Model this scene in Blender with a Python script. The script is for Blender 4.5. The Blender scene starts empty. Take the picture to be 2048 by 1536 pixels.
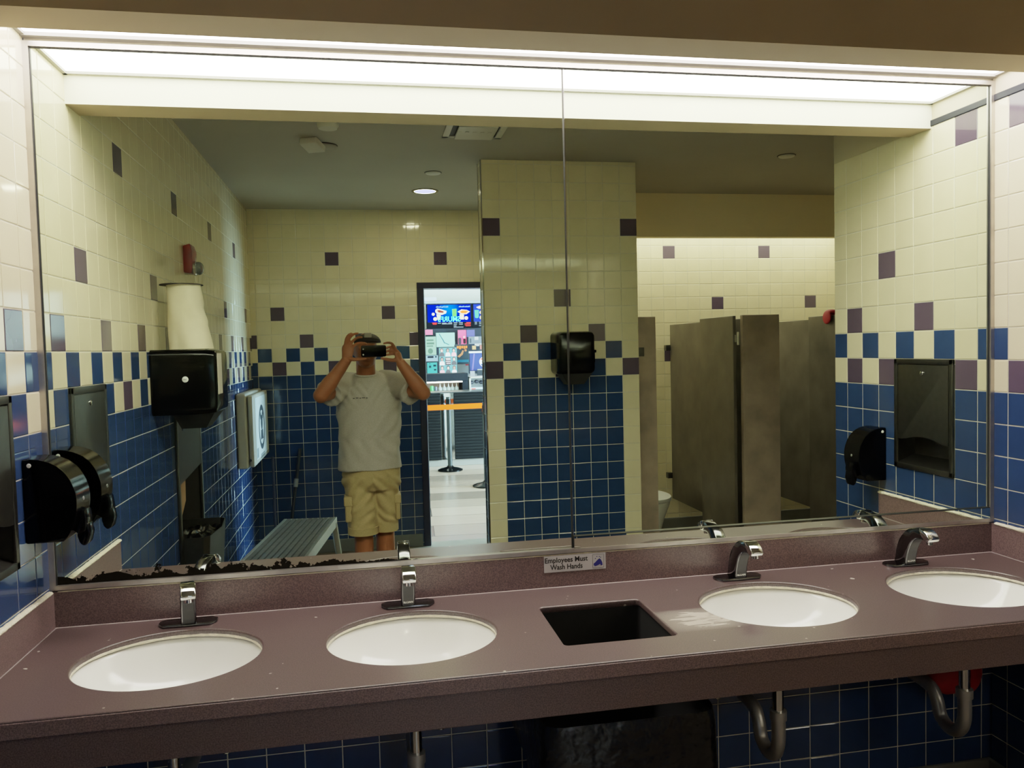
import bpy, bmesh, math, random
from mathutils import Vector, Matrix, noise
random.seed(7)
PI = math.pi
sc = bpy.context.scene
COL = sc.collection

# ------------------------------------------------------------------ look: a soft photographic tone curve (scene light -> picture)
TA, TB, TW = 6.4, 6.5, 6.0
def tone(x): return min(1.0, TA*x/(1+TB*x)+max(0, x-.8)*.03)
def untone(y):
    y = min(y, .92); return y/(TA-TB*y)
# ------------------------------------------------------------------ materials
def lin(c):
    return tuple(((v/255.0)/12.92 if v/255.0 <= 0.04045 else ((v/255.0+0.055)/1.055)**2.4) for v in c)

def M(name, rgb, rough=0.5, metal=0.0, spec=0.5, emit=0.0, ecol=None, noise_s=0, noise_a=0.0, bump=0.0, bump_s=60.0,
      island=0.0, coat=0.0, trans=0.0, alpha=1.0, detail=4.0):
    m = bpy.data.materials.new(name); m.use_nodes = True
    nt = m.node_tree; p = nt.nodes['Principled BSDF']
    c = lin(rgb) if max(rgb) > 1.0 else rgb
    p.inputs['Base Color'].default_value = (*c, 1)
    p.inputs['Roughness'].default_value = rough
    p.inputs['Metallic'].default_value = metal
    p.inputs['Specular IOR Level'].default_value = spec
    p.inputs['Coat Weight'].default_value = coat
    p.inputs['Transmission Weight'].default_value = trans
    p.inputs['Alpha'].default_value = alpha
    if emit:
        p.inputs['Emission Color'].default_value = (*(untone(v) for v in (lin(ecol) if ecol else c)), 1)
        p.inputs['Emission Strength'].default_value = emit
    src = None
    if noise_a or island or bump:
        tc = nt.nodes.new('ShaderNodeTexCoord')
    if noise_a:
        n = nt.nodes.new('ShaderNodeTexNoise'); n.inputs['Scale'].default_value = noise_s; n.inputs['Detail'].default_value = detail
        nt.links.new(tc.outputs['Object'], n.inputs['Vector'])
        mr = nt.nodes.new('ShaderNodeMapRange'); mr.inputs['From Min'].default_value = .3; mr.inputs['From Max'].default_value = .7
        mr.inputs['To Min'].default_value = 1-noise_a; mr.inputs['To Max'].default_value = 1+noise_a
        nt.links.new(n.outputs['Fac'], mr.inputs['Value']); src = mr.outputs['Result']
    if island:
        g = nt.nodes.new('ShaderNodeNewGeometry')
        mr2 = nt.nodes.new('ShaderNodeMapRange'); mr2.inputs['To Min'].default_value = 1-island; mr2.inputs['To Max'].default_value = 1+island
        nt.links.new(g.outputs['Random Per Island'], mr2.inputs['Value'])
        if src:
            mu = nt.nodes.new('ShaderNodeMath'); mu.operation = 'MULTIPLY'
            nt.links.new(src, mu.inputs[0]); nt.links.new(mr2.outputs['Result'], mu.inputs[1]); src = mu.outputs[0]
        else:
            src = mr2.outputs['Result']
    if src:
        vm = nt.nodes.new('ShaderNodeVectorMath'); vm.operation = 'SCALE'; vm.inputs[0].default_value = c
        nt.links.new(src, vm.inputs['Scale']); nt.links.new(vm.outputs[0], p.inputs['Base Color'])
    if bump:
        n2 = nt.nodes.new('ShaderNodeTexNoise'); n2.inputs['Scale'].default_value = bump_s
        nt.links.new(tc.outputs['Object'], n2.inputs['Vector'])
        b = nt.nodes.new('ShaderNodeBump'); b.inputs['Strength'].default_value = bump; b.inputs['Distance'].default_value = .01
        nt.links.new(n2.outputs['Fac'], b.inputs['Height']); nt.links.new(b.outputs[0], p.inputs['Normal'])
    return m

def emitter(name, rgb, s):
    m = bpy.data.materials.new(name); m.use_nodes = True
    nt = m.node_tree; nt.nodes.remove(nt.nodes['Principled BSDF'])
    e = nt.nodes.new('ShaderNodeEmission'); e.inputs['Color'].default_value = (*rgb, 1); e.inputs['Strength'].default_value = s
    nt.links.new(e.outputs[0], nt.nodes['Material Output'].inputs['Surface'])
    return m

CREAM = M('cream_tile', (208, 196, 162), .075, noise_s=9, noise_a=.03, island=.03, spec=.5)
BLUE = M('blue_tile', (33, 52, 88), .09, noise_s=14, noise_a=.06, island=.07)
PURP = M('plum_tile', (72, 60, 76), .09, noise_s=12, noise_a=.05, island=.05)
GROUT = M('grout', (196, 190, 172), .9, noise_s=30, noise_a=.08)
PAINT = M('wall_paint', (176, 164, 138), .75, noise_s=3, noise_a=.03)
CEIL = M('ceiling_paint', (165, 158, 145), .85, noise_s=2, noise_a=.03)
WHITEP = M('white_paint', (222, 218, 200), .6, noise_s=4, noise_a=.02)
TAUPE = M('taupe_paint', (166, 146, 118), .8, noise_s=4, noise_a=.03)
CHROME = M('chrome', (.62, .62, .62), .07, metal=1)
DCHROME = M('dark_chrome', (.13, .13, .135), .14, metal=1)
STEEL = M('brushed_steel', (.095, .090, .080), .38, metal=1, noise_s=40, noise_a=.08)
ALU = M('aluminium', (.55, .54, .5), .38, metal=1, noise_s=60, noise_a=.06)
BLACKP = M('black_gloss_plastic', (3, 3, 4), .13, spec=.10)
BLACKM = M('black_matte', (10, 10, 11), .6)
SMOKE = M('smoked_plastic', (4, 4, 4), .14, spec=.16)
WHITEPL = M('white_plastic', (225, 225, 220), .4)
PORC = M('porcelain', (246, 246, 238), .12, spec=.5, noise_s=6, noise_a=.02)
CAULK = M('caulk', (222, 212, 186), .7, noise_s=80, noise_a=.12, bump=.5, bump_s=120)
RED = M('red_plastic', (112, 6, 12), .35)
NAVY = M('navy_metal', (16, 15, 46), .35, noise_s=20, noise_a=.05)
BASEG = M('grey_vinyl', (96, 95, 90), .5, noise_s=10, noise_a=.06)
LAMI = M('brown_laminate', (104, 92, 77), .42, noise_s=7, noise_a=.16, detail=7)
LAMI_LIT = M('lit_laminate', (152, 134, 118), .42, noise_s=6, noise_a=.24, detail=7)  # stall posts: same laminate, lightened to paint in the light on their fronts
LAMI_SHADE = M('shaded_laminate', (84, 77, 68), .40, noise_s=5, noise_a=.32, detail=7)  # doors and partitions: same laminate, darkened to paint in the stall shade
FLOORM = M('floor_tile', (92, 82, 70), .5, noise_s=8, noise_a=.12)

# ------------------------------------------------------------------ mesh builder
class B:
    def __init__(s): s.bm = bmesh.new()
    def _mi(s, faces, mi):
        for f in faces: f.material_index = mi
    def face(s, pts, mi=0):
        f = s.bm.faces.new([s.bm.verts.new(p) for p in pts]); f.material_index = mi; return f
    def box(s, x0, x1, y0, y1, z0, z1, mi=0, bev=0.0, seg=2, mat=None):
        x0, x1 = min(x0, x1), max(x0, x1); y0, y1 = min(y0, y1), max(y0, y1); z0, z1 = min(z0, z1), max(z0, z1)
        r = bmesh.ops.create_cube(s.bm, size=1)
        vs = r['verts']
        for v in vs:
            v.co = Vector(((x0+x1)/2+v.co.x*(x1-x0), (y0+y1)/2+v.co.y*(y1-y0), (z0+z1)/2+v.co.z*(z1-z0)))
            if mat: v.co = mat @ v.co
        fs = {f for v in vs for f in v.link_faces}; s._mi(fs, mi)
        if bev:
            es = list({e for v in vs for e in v.link_edges})
            bmesh.ops.bevel(s.bm, geom=es, offset=bev, segments=seg, affect='EDGES', profile=.5, clamp_overlap=True, material=mi)
        return s
    def loft(s, rings, mi=0, caps=True, closed=True):
        vr = [[s.bm.verts.new(p) for p in r] for r in rings]
        n = len(rings[0])
        for a, b in zip(vr, vr[1:]):
            for i in range(n if closed else n-1):
                j = (i+1) % n
                s.bm.faces.new((a[i], a[j], b[j], b[i])).material_index = mi
        if caps:
            s.bm.faces.new(list(reversed(vr[0]))).material_index = mi
            s.bm.faces.new(vr[-1]).material_index = mi
        return s
    def prism(s, prof, axis, a0, a1, mi=0, bev=0.0, seg=2):
        def P(u, v, w): return {'x': (w, u, v), 'y': (u, w, v), 'z': (u, v, w)}[axis]
        n0 = len(s.bm.verts)
        s.loft([[P(u, v, a0) for u, v in prof], [P(u, v, a1) for u, v in prof]], mi)
        s.bm.verts.ensure_lookup_table()
        if bev:
            vs = s.bm.verts[n0:]; es = list({e for v in vs for e in v.link_edges})
            bmesh.ops.bevel(s.bm, geom=es, offset=bev, segments=seg, affect='EDGES', profile=.5, clamp_overlap=True, material=mi)
        return s
    def lathe(s, c, prof, n=32, axis='z', sx=1.0, sy=1.0, mi=0, caps=False):
        c = Vector(c); rings = []
        for r, h in prof:
            ring = []
            for i in range(n):
                a = 2*PI*i/n; u, v = r*math.cos(a)*sx, r*math.sin(a)*sy
                ring.append(c+Vector({'z': (u, v, h), 'x': (h, u, v), 'y': (v, h, u)}[axis]))
            rings.append(ring)
        return s.loft(rings, mi, caps)
    def tube(s, path, r, n=12, sub=1, mi=0, ref=None, caps=True):
        P = [Vector(p) for p in path]
        R = list(r) if isinstance(r, (list, tuple)) else [r]*len(P)
        R = [(a, a) if not isinstance(a, (tuple, list)) else a for a in R]
        if sub > 1:
            Q, S = [], []
            for i in range(len(P)-1):
                p0, p1, p2, p3 = P[max(i-1, 0)], P[i], P[i+1], P[min(i+2, len(P)-1)]
                for k in range(sub):
                    t = k/sub
                    Q.append(.5*((2*p1)+(p2-p0)*t+(2*p0-5*p1+4*p2-p3)*t*t+(3*p1-p0-3*p2+p3)*t**3))
                    tt = t*t*(3-2*t)
                    S.append((R[i][0]+(R[i+1][0]-R[i][0])*tt, R[i][1]+(R[i+1][1]-R[i][1])*tt))
            Q.append(P[-1]); S.append(R[-1]); P, R = Q, S
        rings = []
        t0 = (P[1]-P[0]).normalized()
        u = Vector(ref) if ref else (Vector((0, 0, 1)) if abs(t0.z) < .9 else Vector((1, 0, 0)))
        u = (u-t0*u.dot(t0)).normalized()
        for i, p in enumerate(P):
            t = (P[min(i+1, len(P)-1)]-P[max(i-1, 0)]).normalized()
            u = (u-t*u.dot(t)).normalized(); w = t.cross(u)
            rings.append([p+u*R[i][0]*math.cos(2*PI*k/n)+w*R[i][1]*math.sin(2*PI*k/n) for k in range(n)])
        return s.loft(rings, mi, caps)
    def ball(s, c, r, seg=20, mi=0, rot=None):
        r = r if isinstance(r, (tuple, list)) else (r, r, r)
        q = bmesh.ops.create_uvsphere(s.bm, u_segments=seg, v_segments=max(8, seg//2), radius=1)
        for v in q['verts']:
            v.co = Vector((v.co.x*r[0], v.co.y*r[1], v.co.z*r[2]))
            if rot: v.co = rot @ v.co
            v.co += Vector(c)
        s._mi({f for v in q['verts'] for f in v.link_faces}, mi); return s

def mesh_from(bm, name, mats, smooth=None):
    bmesh.ops.recalc_face_normals(bm, faces=bm.faces)
    me = bpy.data.meshes.new(name); bm.to_mesh(me); bm.free()
    for m in (mats if isinstance(mats, (list, tuple)) else [mats]): me.materials.append(m)
    if smooth is not None:
        for p in me.polygons: p.use_smooth = True
        me.set_sharp_from_angle(angle=math.radians(smooth))
    return me

def link(name, me, parent=None):
    o = bpy.data.objects.new(name, me); COL.objects.link(o)
    if parent is not None:
        o.parent = parent
        base = Vector((0, 0, 0)); q = parent
        while q is not None: base += Vector(q.location); q = q.parent
        o.location = -base
    return o

def ob(name, b, mats, parent=None, smooth=None, label=None):
    o = link(name, mesh_from(b.bm, name, mats, smooth), parent)
    if label: o['label'] = label
    return o

def tag(o, label, cat, group=None, kind=None):
    o['label'] = label; o['category'] = cat
    if group: o['group'] = group
    if kind: o['kind'] = kind
    return o

def thing(name, label, cat, loc=(0, 0, 0), group=None):
    o = bpy.data.objects.new(name, None); COL.objects.link(o); o.location = loc
    o.empty_display_size = .05
    return tag(o, label, cat, group)

def struct(name, b, mats, parent=None, smooth=None):
    o = ob(name, b, mats, parent, smooth)
    if parent is None: o['kind'] = 'structure'
    return o

def dup(root, loc, label, group=None, rot=None):
    r = root.copy(); COL.objects.link(r); r.location = loc; r['label'] = label
    if rot is not None: r.rotation_euler = rot
    if group: r['group'] = group
    for ch in list(root.children):
        c = ch.copy(); COL.objects.link(c); c.parent = r
        for g in list(ch.children):
            d = g.copy(); COL.objects.link(d); d.parent = c
    return r

def remesh(bm, voxel, smooth_it=2):
    me = bpy.data.meshes.new('tmp'); bmesh.ops.recalc_face_normals(bm, faces=bm.faces); bm.to_mesh(me); bm.free()
    o = bpy.data.objects.new('tmp', me); COL.objects.link(o)
    md = o.modifiers.new('r', 'REMESH'); md.mode = 'VOXEL'; md.voxel_size = voxel; md.use_smooth_shade = True
    if smooth_it:
        sm = o.modifiers.new('s', 'SMOOTH'); sm.factor = .5; sm.iterations = smooth_it
    dg = bpy.context.evaluated_depsgraph_get(); dg.update()
    me2 = bpy.data.meshes.new_from_object(o.evaluated_get(dg))
    bpy.data.objects.remove(o); bpy.data.meshes.remove(me)
    r = bmesh.new(); r.from_mesh(me2); bpy.data.meshes.remove(me2)
    return r

def text_bm(txt, size, origin, xdir, ydir, depth=.0006, bold=0.0, align='CENTER', sx=1.0, width=None):
    cu = bpy.data.curves.new('t', 'FONT'); cu.body = txt; cu.size = size; cu.align_x = align; cu.align_y = 'CENTER'
    cu.offset = bold; cu.extrude = depth; cu.resolution_u = 3
    o = bpy.data.objects.new('t', cu); COL.objects.link(o)
    dg = bpy.context.evaluated_depsgraph_get(); dg.update()
    me = bpy.data.meshes.new_from_object(o.evaluated_get(dg))
    bpy.data.objects.remove(o); bpy.data.curves.remove(cu)
    bm = bmesh.new(); bm.from_mesh(me); bpy.data.meshes.remove(me)
    if width:
        xs_ = [v.co.x for v in bm.verts]; sx = width/(max(xs_)-min(xs_))
    xd, yd = Vector(xdir).normalized(), Vector(ydir).normalized(); nd = xd.cross(yd)
    for v in bm.verts: v.co = Vector(origin)+xd*v.co.x*sx+yd*v.co.y+nd*v.co.z
    b = B(); b.bm.free(); b.bm = bm
    return b

def flat(b, pts, o, xd, yd, t=.001, mi=0):
    """thin raised polygon pts (u,v) on a plane"""
    xd, yd = Vector(xd), Vector(yd); n = xd.cross(yd); o = Vector(o)
    b.loft([[o+xd*u+yd*v for u, v in pts], [o+xd*u+yd*v+n*t for u, v in pts]], mi)
def circ(cx, cy, r, n=20, ry=None):
    ry = ry or r
    return [(cx+r*math.cos(2*PI*i/n), cy+ry*math.sin(2*PI*i/n)) for i in range(n)]
def rrect(x0, x1, y0, y1, r, n=5):
    o = []
    for cx, cy, a in ((x1-r, y1-r, 0), (x0+r, y1-r, 90), (x0+r, y0+r, 180), (x1-r, y0+r, 270)):
        for i in range(n+1):
            t = math.radians(a+90*i/n); o.append((cx+r*math.cos(t), cy+r*math.sin(t)))
    return o

# ------------------------------------------------------------------ dimensions (metres)
W = 3.014; ZK = .888; ZS = .990; ZMB = 1.006; ZMT = 2.487; ZP = 2.516; ZV = 2.424
YV1, YV2, ZC, D, YB, YP, T = .298, .424, 2.791, .610, 4.232, 2.459, .11

def tile_wall(name, o, ud, vd, u_rng, v_rng, u0, tu, v0, tv, color, holes=(), grout_only=()):
    """glazed square tiles laid on a grout bed: o + ud*u + vd*v; column k starts at u0+k*tu, row r at v0+r*tv"""
    o, ud, vd = Vector(o), Vector(ud), Vector(vd); nrm = vd.cross(ud)
    b = B()
    def cuts(rng, s0, t, hs):
        c = {rng[0], rng[1]}; g = set()
        k = math.ceil((rng[0]-s0)/t-1e-6)
        while s0+k*t < rng[1]-1e-6:
            if s0+k*t > rng[0]+1e-6: c.add(s0+k*t); g.add(round(s0+k*t, 5))
            k += 1
        for h in hs: c.update(x for x in h if rng[0] < x < rng[1])
        c = sorted(c); out = [c[0]]
        for x in c[1:]:
            if x-out[-1] > .0015: out.append(x)
        return out, g
    us, gu = cuts(u_rng, u0, tu, [h[:2] for h in holes]); vs, gv = cuts(v_rng, v0, tv, [h[2:] for h in holes])
    inh = lambda u, v: any(h[0] < u < h[1] and h[2] < v < h[3] for h in holes)
    P = lambda u, v, h: o+ud*u+vd*v+nrm*h
    rnd = random.Random(hash(name) % 1000 if False else len(name)*17)
    gap = .0016
    for a0, a1 in zip(us, us[1:]):
        for b0, b1 in zip(vs, vs[1:]):
            um, vm = (a0+a1)/2, (b0+b1)/2
            if inh(um, vm): continue
            b.face([P(a0, b0, 0), P(a1, b0, 0), P(a1, b1, 0), P(a0, b1, 0)], 3)
            mi = color(math.floor((um-u0)/tu+1e-6), math.floor((vm-v0)/tv+1e-6))
            if mi is None: continue
            g0 = gap if round(a0, 5) in gu else 0; g1 = gap if round(a1, 5) in gu else 0
            h0 = gap if round(b0, 5) in gv else 0; h1 = gap if round(b1, 5) in gv else 0
            x0, x1, y0, y1 = a0+g0, a1-g1, b0+h0, b1-h1
            if x1-x0 < .004 or y1-y0 < .004: continue
            e = .0022
            jit = [.0018+rnd.uniform(-.00030, .00030) for _ in range(4)]
            lo = [P(x0, y0, .0), P(x1, y0, .0), P(x1, y1, .0), P(x0, y1, .0)]
            mid = [P(x0, y0, .0008), P(x1, y0, .0008), P(x1, y1, .0008), P(x0, y1, .0008)]
            hi = [P(x0+e, y0+e, jit[0]), P(x1-e, y0+e, jit[1]), P(x1-e, y1-e, jit[2]), P(x0+e, y1-e, jit[3])]
            vr = [[b.bm.verts.new(p) for p in r] for r in (lo, mid, hi)]
            for q, w in zip(vr, vr[1:]):
                for i in range(4):
                    j = (i+1) % 4; b.bm.faces.new((q[i], q[j], w[j], w[i])).material_index = mi
            b.bm.faces.new(vr[2]).material_index = mi
    me = bpy.data.meshes.new(name); b.bm.to_mesh(me); b.bm.free()
    for m in (CREAM, BLUE, PURP, GROUT): me.materials.append(m)
    ob_ = link(name, me); ob_['kind'] = 'structure'
    return ob_

# ------------------------------------------------------------------ room shell
def col_left(k, r):
    if r < 0: return 1
    if r == 0: return (0 if k % 2 else (1 if k % 4 == 0 else 2))
    if r == 1: return 1 if k % 2 else 0
    if r == 2: return 2 if k % 4 == 0 else 0
    if r == 4: return 2 if k % 8 == 2 else 0
    if r == 8: return 2 if k % 8 == 6 else 0
    return 0
TL, SL = .1122, .093
DISP_L = (SL+TL, SL+4*TL, 1.44-3*T, 1.44+T)
BIN = (1.52, 2.06, .36, 1.40)
tile_wall('wall_left', (0, 0, 0), (0, -1, 0), (0, 0, 1), (0, YB), (0, ZC), SL, TL, 1.44, T, col_left, holes=[DISP_L, BIN])

def col_right(k, r):
    if r >= 9: return None
    if r < 0: return 1
    if r == 0: return 2 if k % 2 == 0 else 0
    if r == 1: return 1 if k % 2 else 0
    if r == 2: return 2 if k in (2, 6) else 0
    if r == 4: return 2 if k == 4 else 0
    if r == 8: return 2 if k == 0 else 0
    return 0
SR = .068
DISP_R = (SR+T, SR+4*T, 1.445-3*T, 1.445+T)
ZT = 1.445+9*T
# right wing wall: ends in a tiled nosing towards the stalls
tile_wall('wall_right', (W, -.93, 0), (0, 1, 0), (0, 0, 1), (0, .93), (0, ZT), .93-SR, T, 1.445, T,
          lambda k, r: col_right(-1-k, r), holes=[(.93-DISP_R[1], .93-DISP_R[0], DISP_R[2], DISP_R[3])])
b = B(); b.box(W-.0, W+.13, -.93, 0, ZT, ZC); b.box(W+.02+.1, W+.13, -.93, 0, 0, ZT)
struct('wall_right_upper', b, PAINT)
tile_wall('wall_right_end', (W+.13, -.931, 0), (-1, 0, 0), (0, 0, 1), (0, .13), (0, ZC), 0, T, 1.445, T, lambda k, r: 1 if r < 0 else 0)
b = B(); b.box(W-.006, W+.012, -.424, 0, ZT-.004, ZT+.020, 0, .003)
struct('trim_1', b, M('dark_bullnose', (24, 26, 36), .45, spec=.2))

def col_back(k, r):
    if r < 0: return 1
    if r == 0: return (0 if k % 2 else (2 if k % 4 == 0 else 1))
    if r == 1: return 1 if k % 2 else 0
    if r == 2: return 2 if k % 4 == 2 else 0
    if r == 4: return 2 if k % 8 == 4 else 0
    if r == 8: return 2 if k % 8 == 0 else 0
    return 0
XS = 2.42      # stem wall that shuts the stalls off from the doorway
DX0, DX1, DZ = 1.366, 2.316, 2.190
tile_wall('wall_back', (0, -YB, 0), (1, 0, 0), (0, 0, 1), (0, XS), (0, ZC), .5934, T, 1.460, T, col_back, holes=[(DX0-.04, DX1+.04, -.1, DZ+.008)])
def col_stall(k, r):
    if r == 0: return 2 if k % 4 == 0 else 0
    if r == 4: return 2 if k % 8 == 4 else 0
    if r == 8: return 2 if k % 8 == 0 else 0
    return 0
tile_wall('wall_stalls', (XS, -YB, 0), (1, 0, 0), (0, 0, 1), (.0, 2.80), (0, 2.70), 1.055, .1125, 1.485, .1125, col_stall)
b = B(); b.box(XS-.06, XS+.06, -YB, -YP-.115, 0, ZC)
struct('wall_partition', b, CREAM)
b = B(); b.box(5.2, 5.3, -YB, .01, 0, ZC); struct('wall_right_far', b, CREAM)

# privacy wall (the tiled pier in the middle of the room)
XP = 1.6186
def col_pier(k, r):
    if r < 0: return 0 if k in (0, 8) else 1
    if r == 0: return {0: 2, 2: 1, 4: 2, 6: 1, 8: 2}.get(k, 0)
    if r == 1: return 1 if k % 2 else 0
    if r == 2: return 2 if k in (2, 6) else 0
    if r == 4: return 2 if k == 4 else 0
    if r == 8: return 2 if k in (0, 8) else 0
    return 0
tile_wall('wall_pier', (XP, -YP, 0), (1, 0, 0), (0, 0, 1), (0, 9*T), (0, ZC), 0, T, 1.448, T, col_pier)
b = B(); b.box(XP, XP+9*T, -YP-.115, -YP-.0005, 0, ZC); struct('wall_pier_core', b, CREAM)
tile_wall('wall_pier_side', (XP-.0008, -YP-.115, 0), (0, 1, 0), (0, 0, 1), (0, .115), (0, ZC), 0, T, 1.448, T, lambda k, r: (0 if r > 0 else (2 if r == 0 else 1)))
b = B(); b.box(XP-.006, XP+.002, -YP-.004, -YP+.004, 0, ZC); b.box(XP-.006, XP+.002, -YP-.12, -YP-.112, 0, ZC)
struct('trim_2', b, CHROME)

# mirror wall (tiled under the counter, painted above the mirror)
tile_wall('wall_front', (5.2, .010, 0), (-1, 0, 0), (0, 0, 1), (0, 5.2), (0, ZC), .02, T, 1.44-T*13, T, lambda k, r: 1 if r < 11 else None)
b = B(); b.box(0, 5.2, -4.35, .01, -.08, 0); struct('floor', b, FLOORM)
b = B(); b.box(-.05, 5.3, -YB-.12, .02, ZC, ZC+.08); struct('ceiling', b, CEIL)
# light valance above the mirror, with its lit inner face
b = B(); b.box(0, 5.2, -YV2, -YV1, ZV, ZC, 0); ov = struct('trim_3', b, [TAUPE, WHITEP])
for p in ov.data.polygons:
    if p.normal.y > .5: p.material_index = 1
# header over the stalls
b = B(); b.box(XS+.06, 5.2, -3.50, -3.42, 2.46, ZC, 0); oh = struct('trim_4', b, [M('header_paint', (240, 222, 180), .8), WHITEP])
# baseboards
b = B(); b.box(0, DX0-.05, -YB, -YB+.012, 0, .105, 0, .003); struct('baseboard_back', b, BASEG)
b = B(); b.box(XS, 5.2, -YB, -YB+.014, 0, .10, 0, .004); struct('baseboard_stalls', b, BASEG)
b = B(); b.box(0, .012, -YB, 0, 0, .09, 0, .003); struct('baseboard_left', b, BASEG)
b = B(); b.box(0, W, -.004, .010, 0, .15, 0, .004); struct('baseboard_front', b, BASEG)
b = B(); b.box(W-.014, W, -.93, 0, 0, .15, 0, .004); struct('baseboard_right', b, BASEG)

# doorway with its dark metal frame
fr = bpy.data.objects.new('door_1', None); COL.objects.link(fr); fr['kind'] = 'structure'
b = B()
b.box(DX0-.04, DX0+.016, -YB-.13, -YB+.016, 0, DZ, 0, .003)
b.box(DX1-.016, DX1+.04, -YB-.13, -YB+.016, 0, DZ, 0, .003)
b.box(DX0-.0405, DX1+.0405, -YB-.1305, -YB+.0168, DZ-.042, DZ+.008, 0, .003)
ob('frame', b, NAVY, fr)
b = B(); b.box(DX0+.016, DX0+.022, -YB-.1, -YB-.02, 0, DZ-.04); ob('stop_strip', b, ALU, fr)

# ------------------------------------------------------------------ light fixtures
b = B(); b.box(.012, W-.012, -YV1+.012, -.022, ZP+.004, ZP+.010)
lp = thing('cove_light', 'bright white light panel running above the wide mirror, behind the valance', 'ceiling light', (W/2, -.15, ZP))
ob('diffuser', b, emitter('cove_glow', (1.0, .905, .83), 6.1), lp)
b = B(); b.box(0, W, -.022, .0, ZP-.006, ZP+.02); b.box(0, W, -YV1, -YV1+.014, ZP-.004, ZP+.02)
b.box(0, .014, -YV1, 0, ZP-.004, ZP+.02); b.box(W-.014, W, -YV1, 0, ZP-.004, ZP+.02)
ob('frame', b, M('panel_trim', (150, 146, 140), .5), lp)
lp2 = thing('cove_light', 'white light panel hidden behind the header over the toilet stalls', 'ceiling light', (3.8, -3.85, 2.62))
b = B(); b.box(XS+.08, 5.15, -4.20, -3.86, 2.66, 2.67); ob('diffuser', b, emitter('stall_glow', (1.0, .94, .78), 3.0), lp2)
dl = thing('downlight', 'lit round recessed downlight in the ceiling near the doorway', 'ceiling light', (1.354, -3.436, ZC))
b = B(); b.lathe((1.354, -3.436, ZC), [(.076, -.001), (.079, -.006), (.096, -.004), (.098, 0)], 40); ob('trim_ring', b, DCHROME, dl, 40)
b = B(); b.lathe((1.354, -3.436, ZC-.003), [(.0005, 0), (.078, 0)], 40); ob('lens', b, emitter('downlight_glow', (1, .84, .55), 34), dl)
def area(name, loc, size, power, col, rot=(0, 0, 0), sy=None):
    l = bpy.data.lights.new(name, 'AREA'); l.energy = power; l.color = col; l.size = size
    if sy: l.shape = 'RECTANGLE'; l.size_y = sy
    o = bpy.data.objects.new(name, l); COL.objects.link(o); o.location = loc; o.rotation_euler = rot
    return o
area('storefront_daylight', (7.2, -6.1, 1.6), 2.6, 1100, (.40, .68, 1.0), rot=(0, math.radians(90), 0), sy=2.4)
area('lobby_light', (2.2, -6.2, 3.35), 1.6, 14, (.95, .97, 1.0), sy=1.2)
area('lobby_light', (2.4, -8.4, 3.3), 2.6, 13, (1, .95, .94), sy=1.2)
area('lobby_light', (2.4, -11.2, 3.3), 2.6, 12, (1, .96, .95), sy=1.6)

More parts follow.
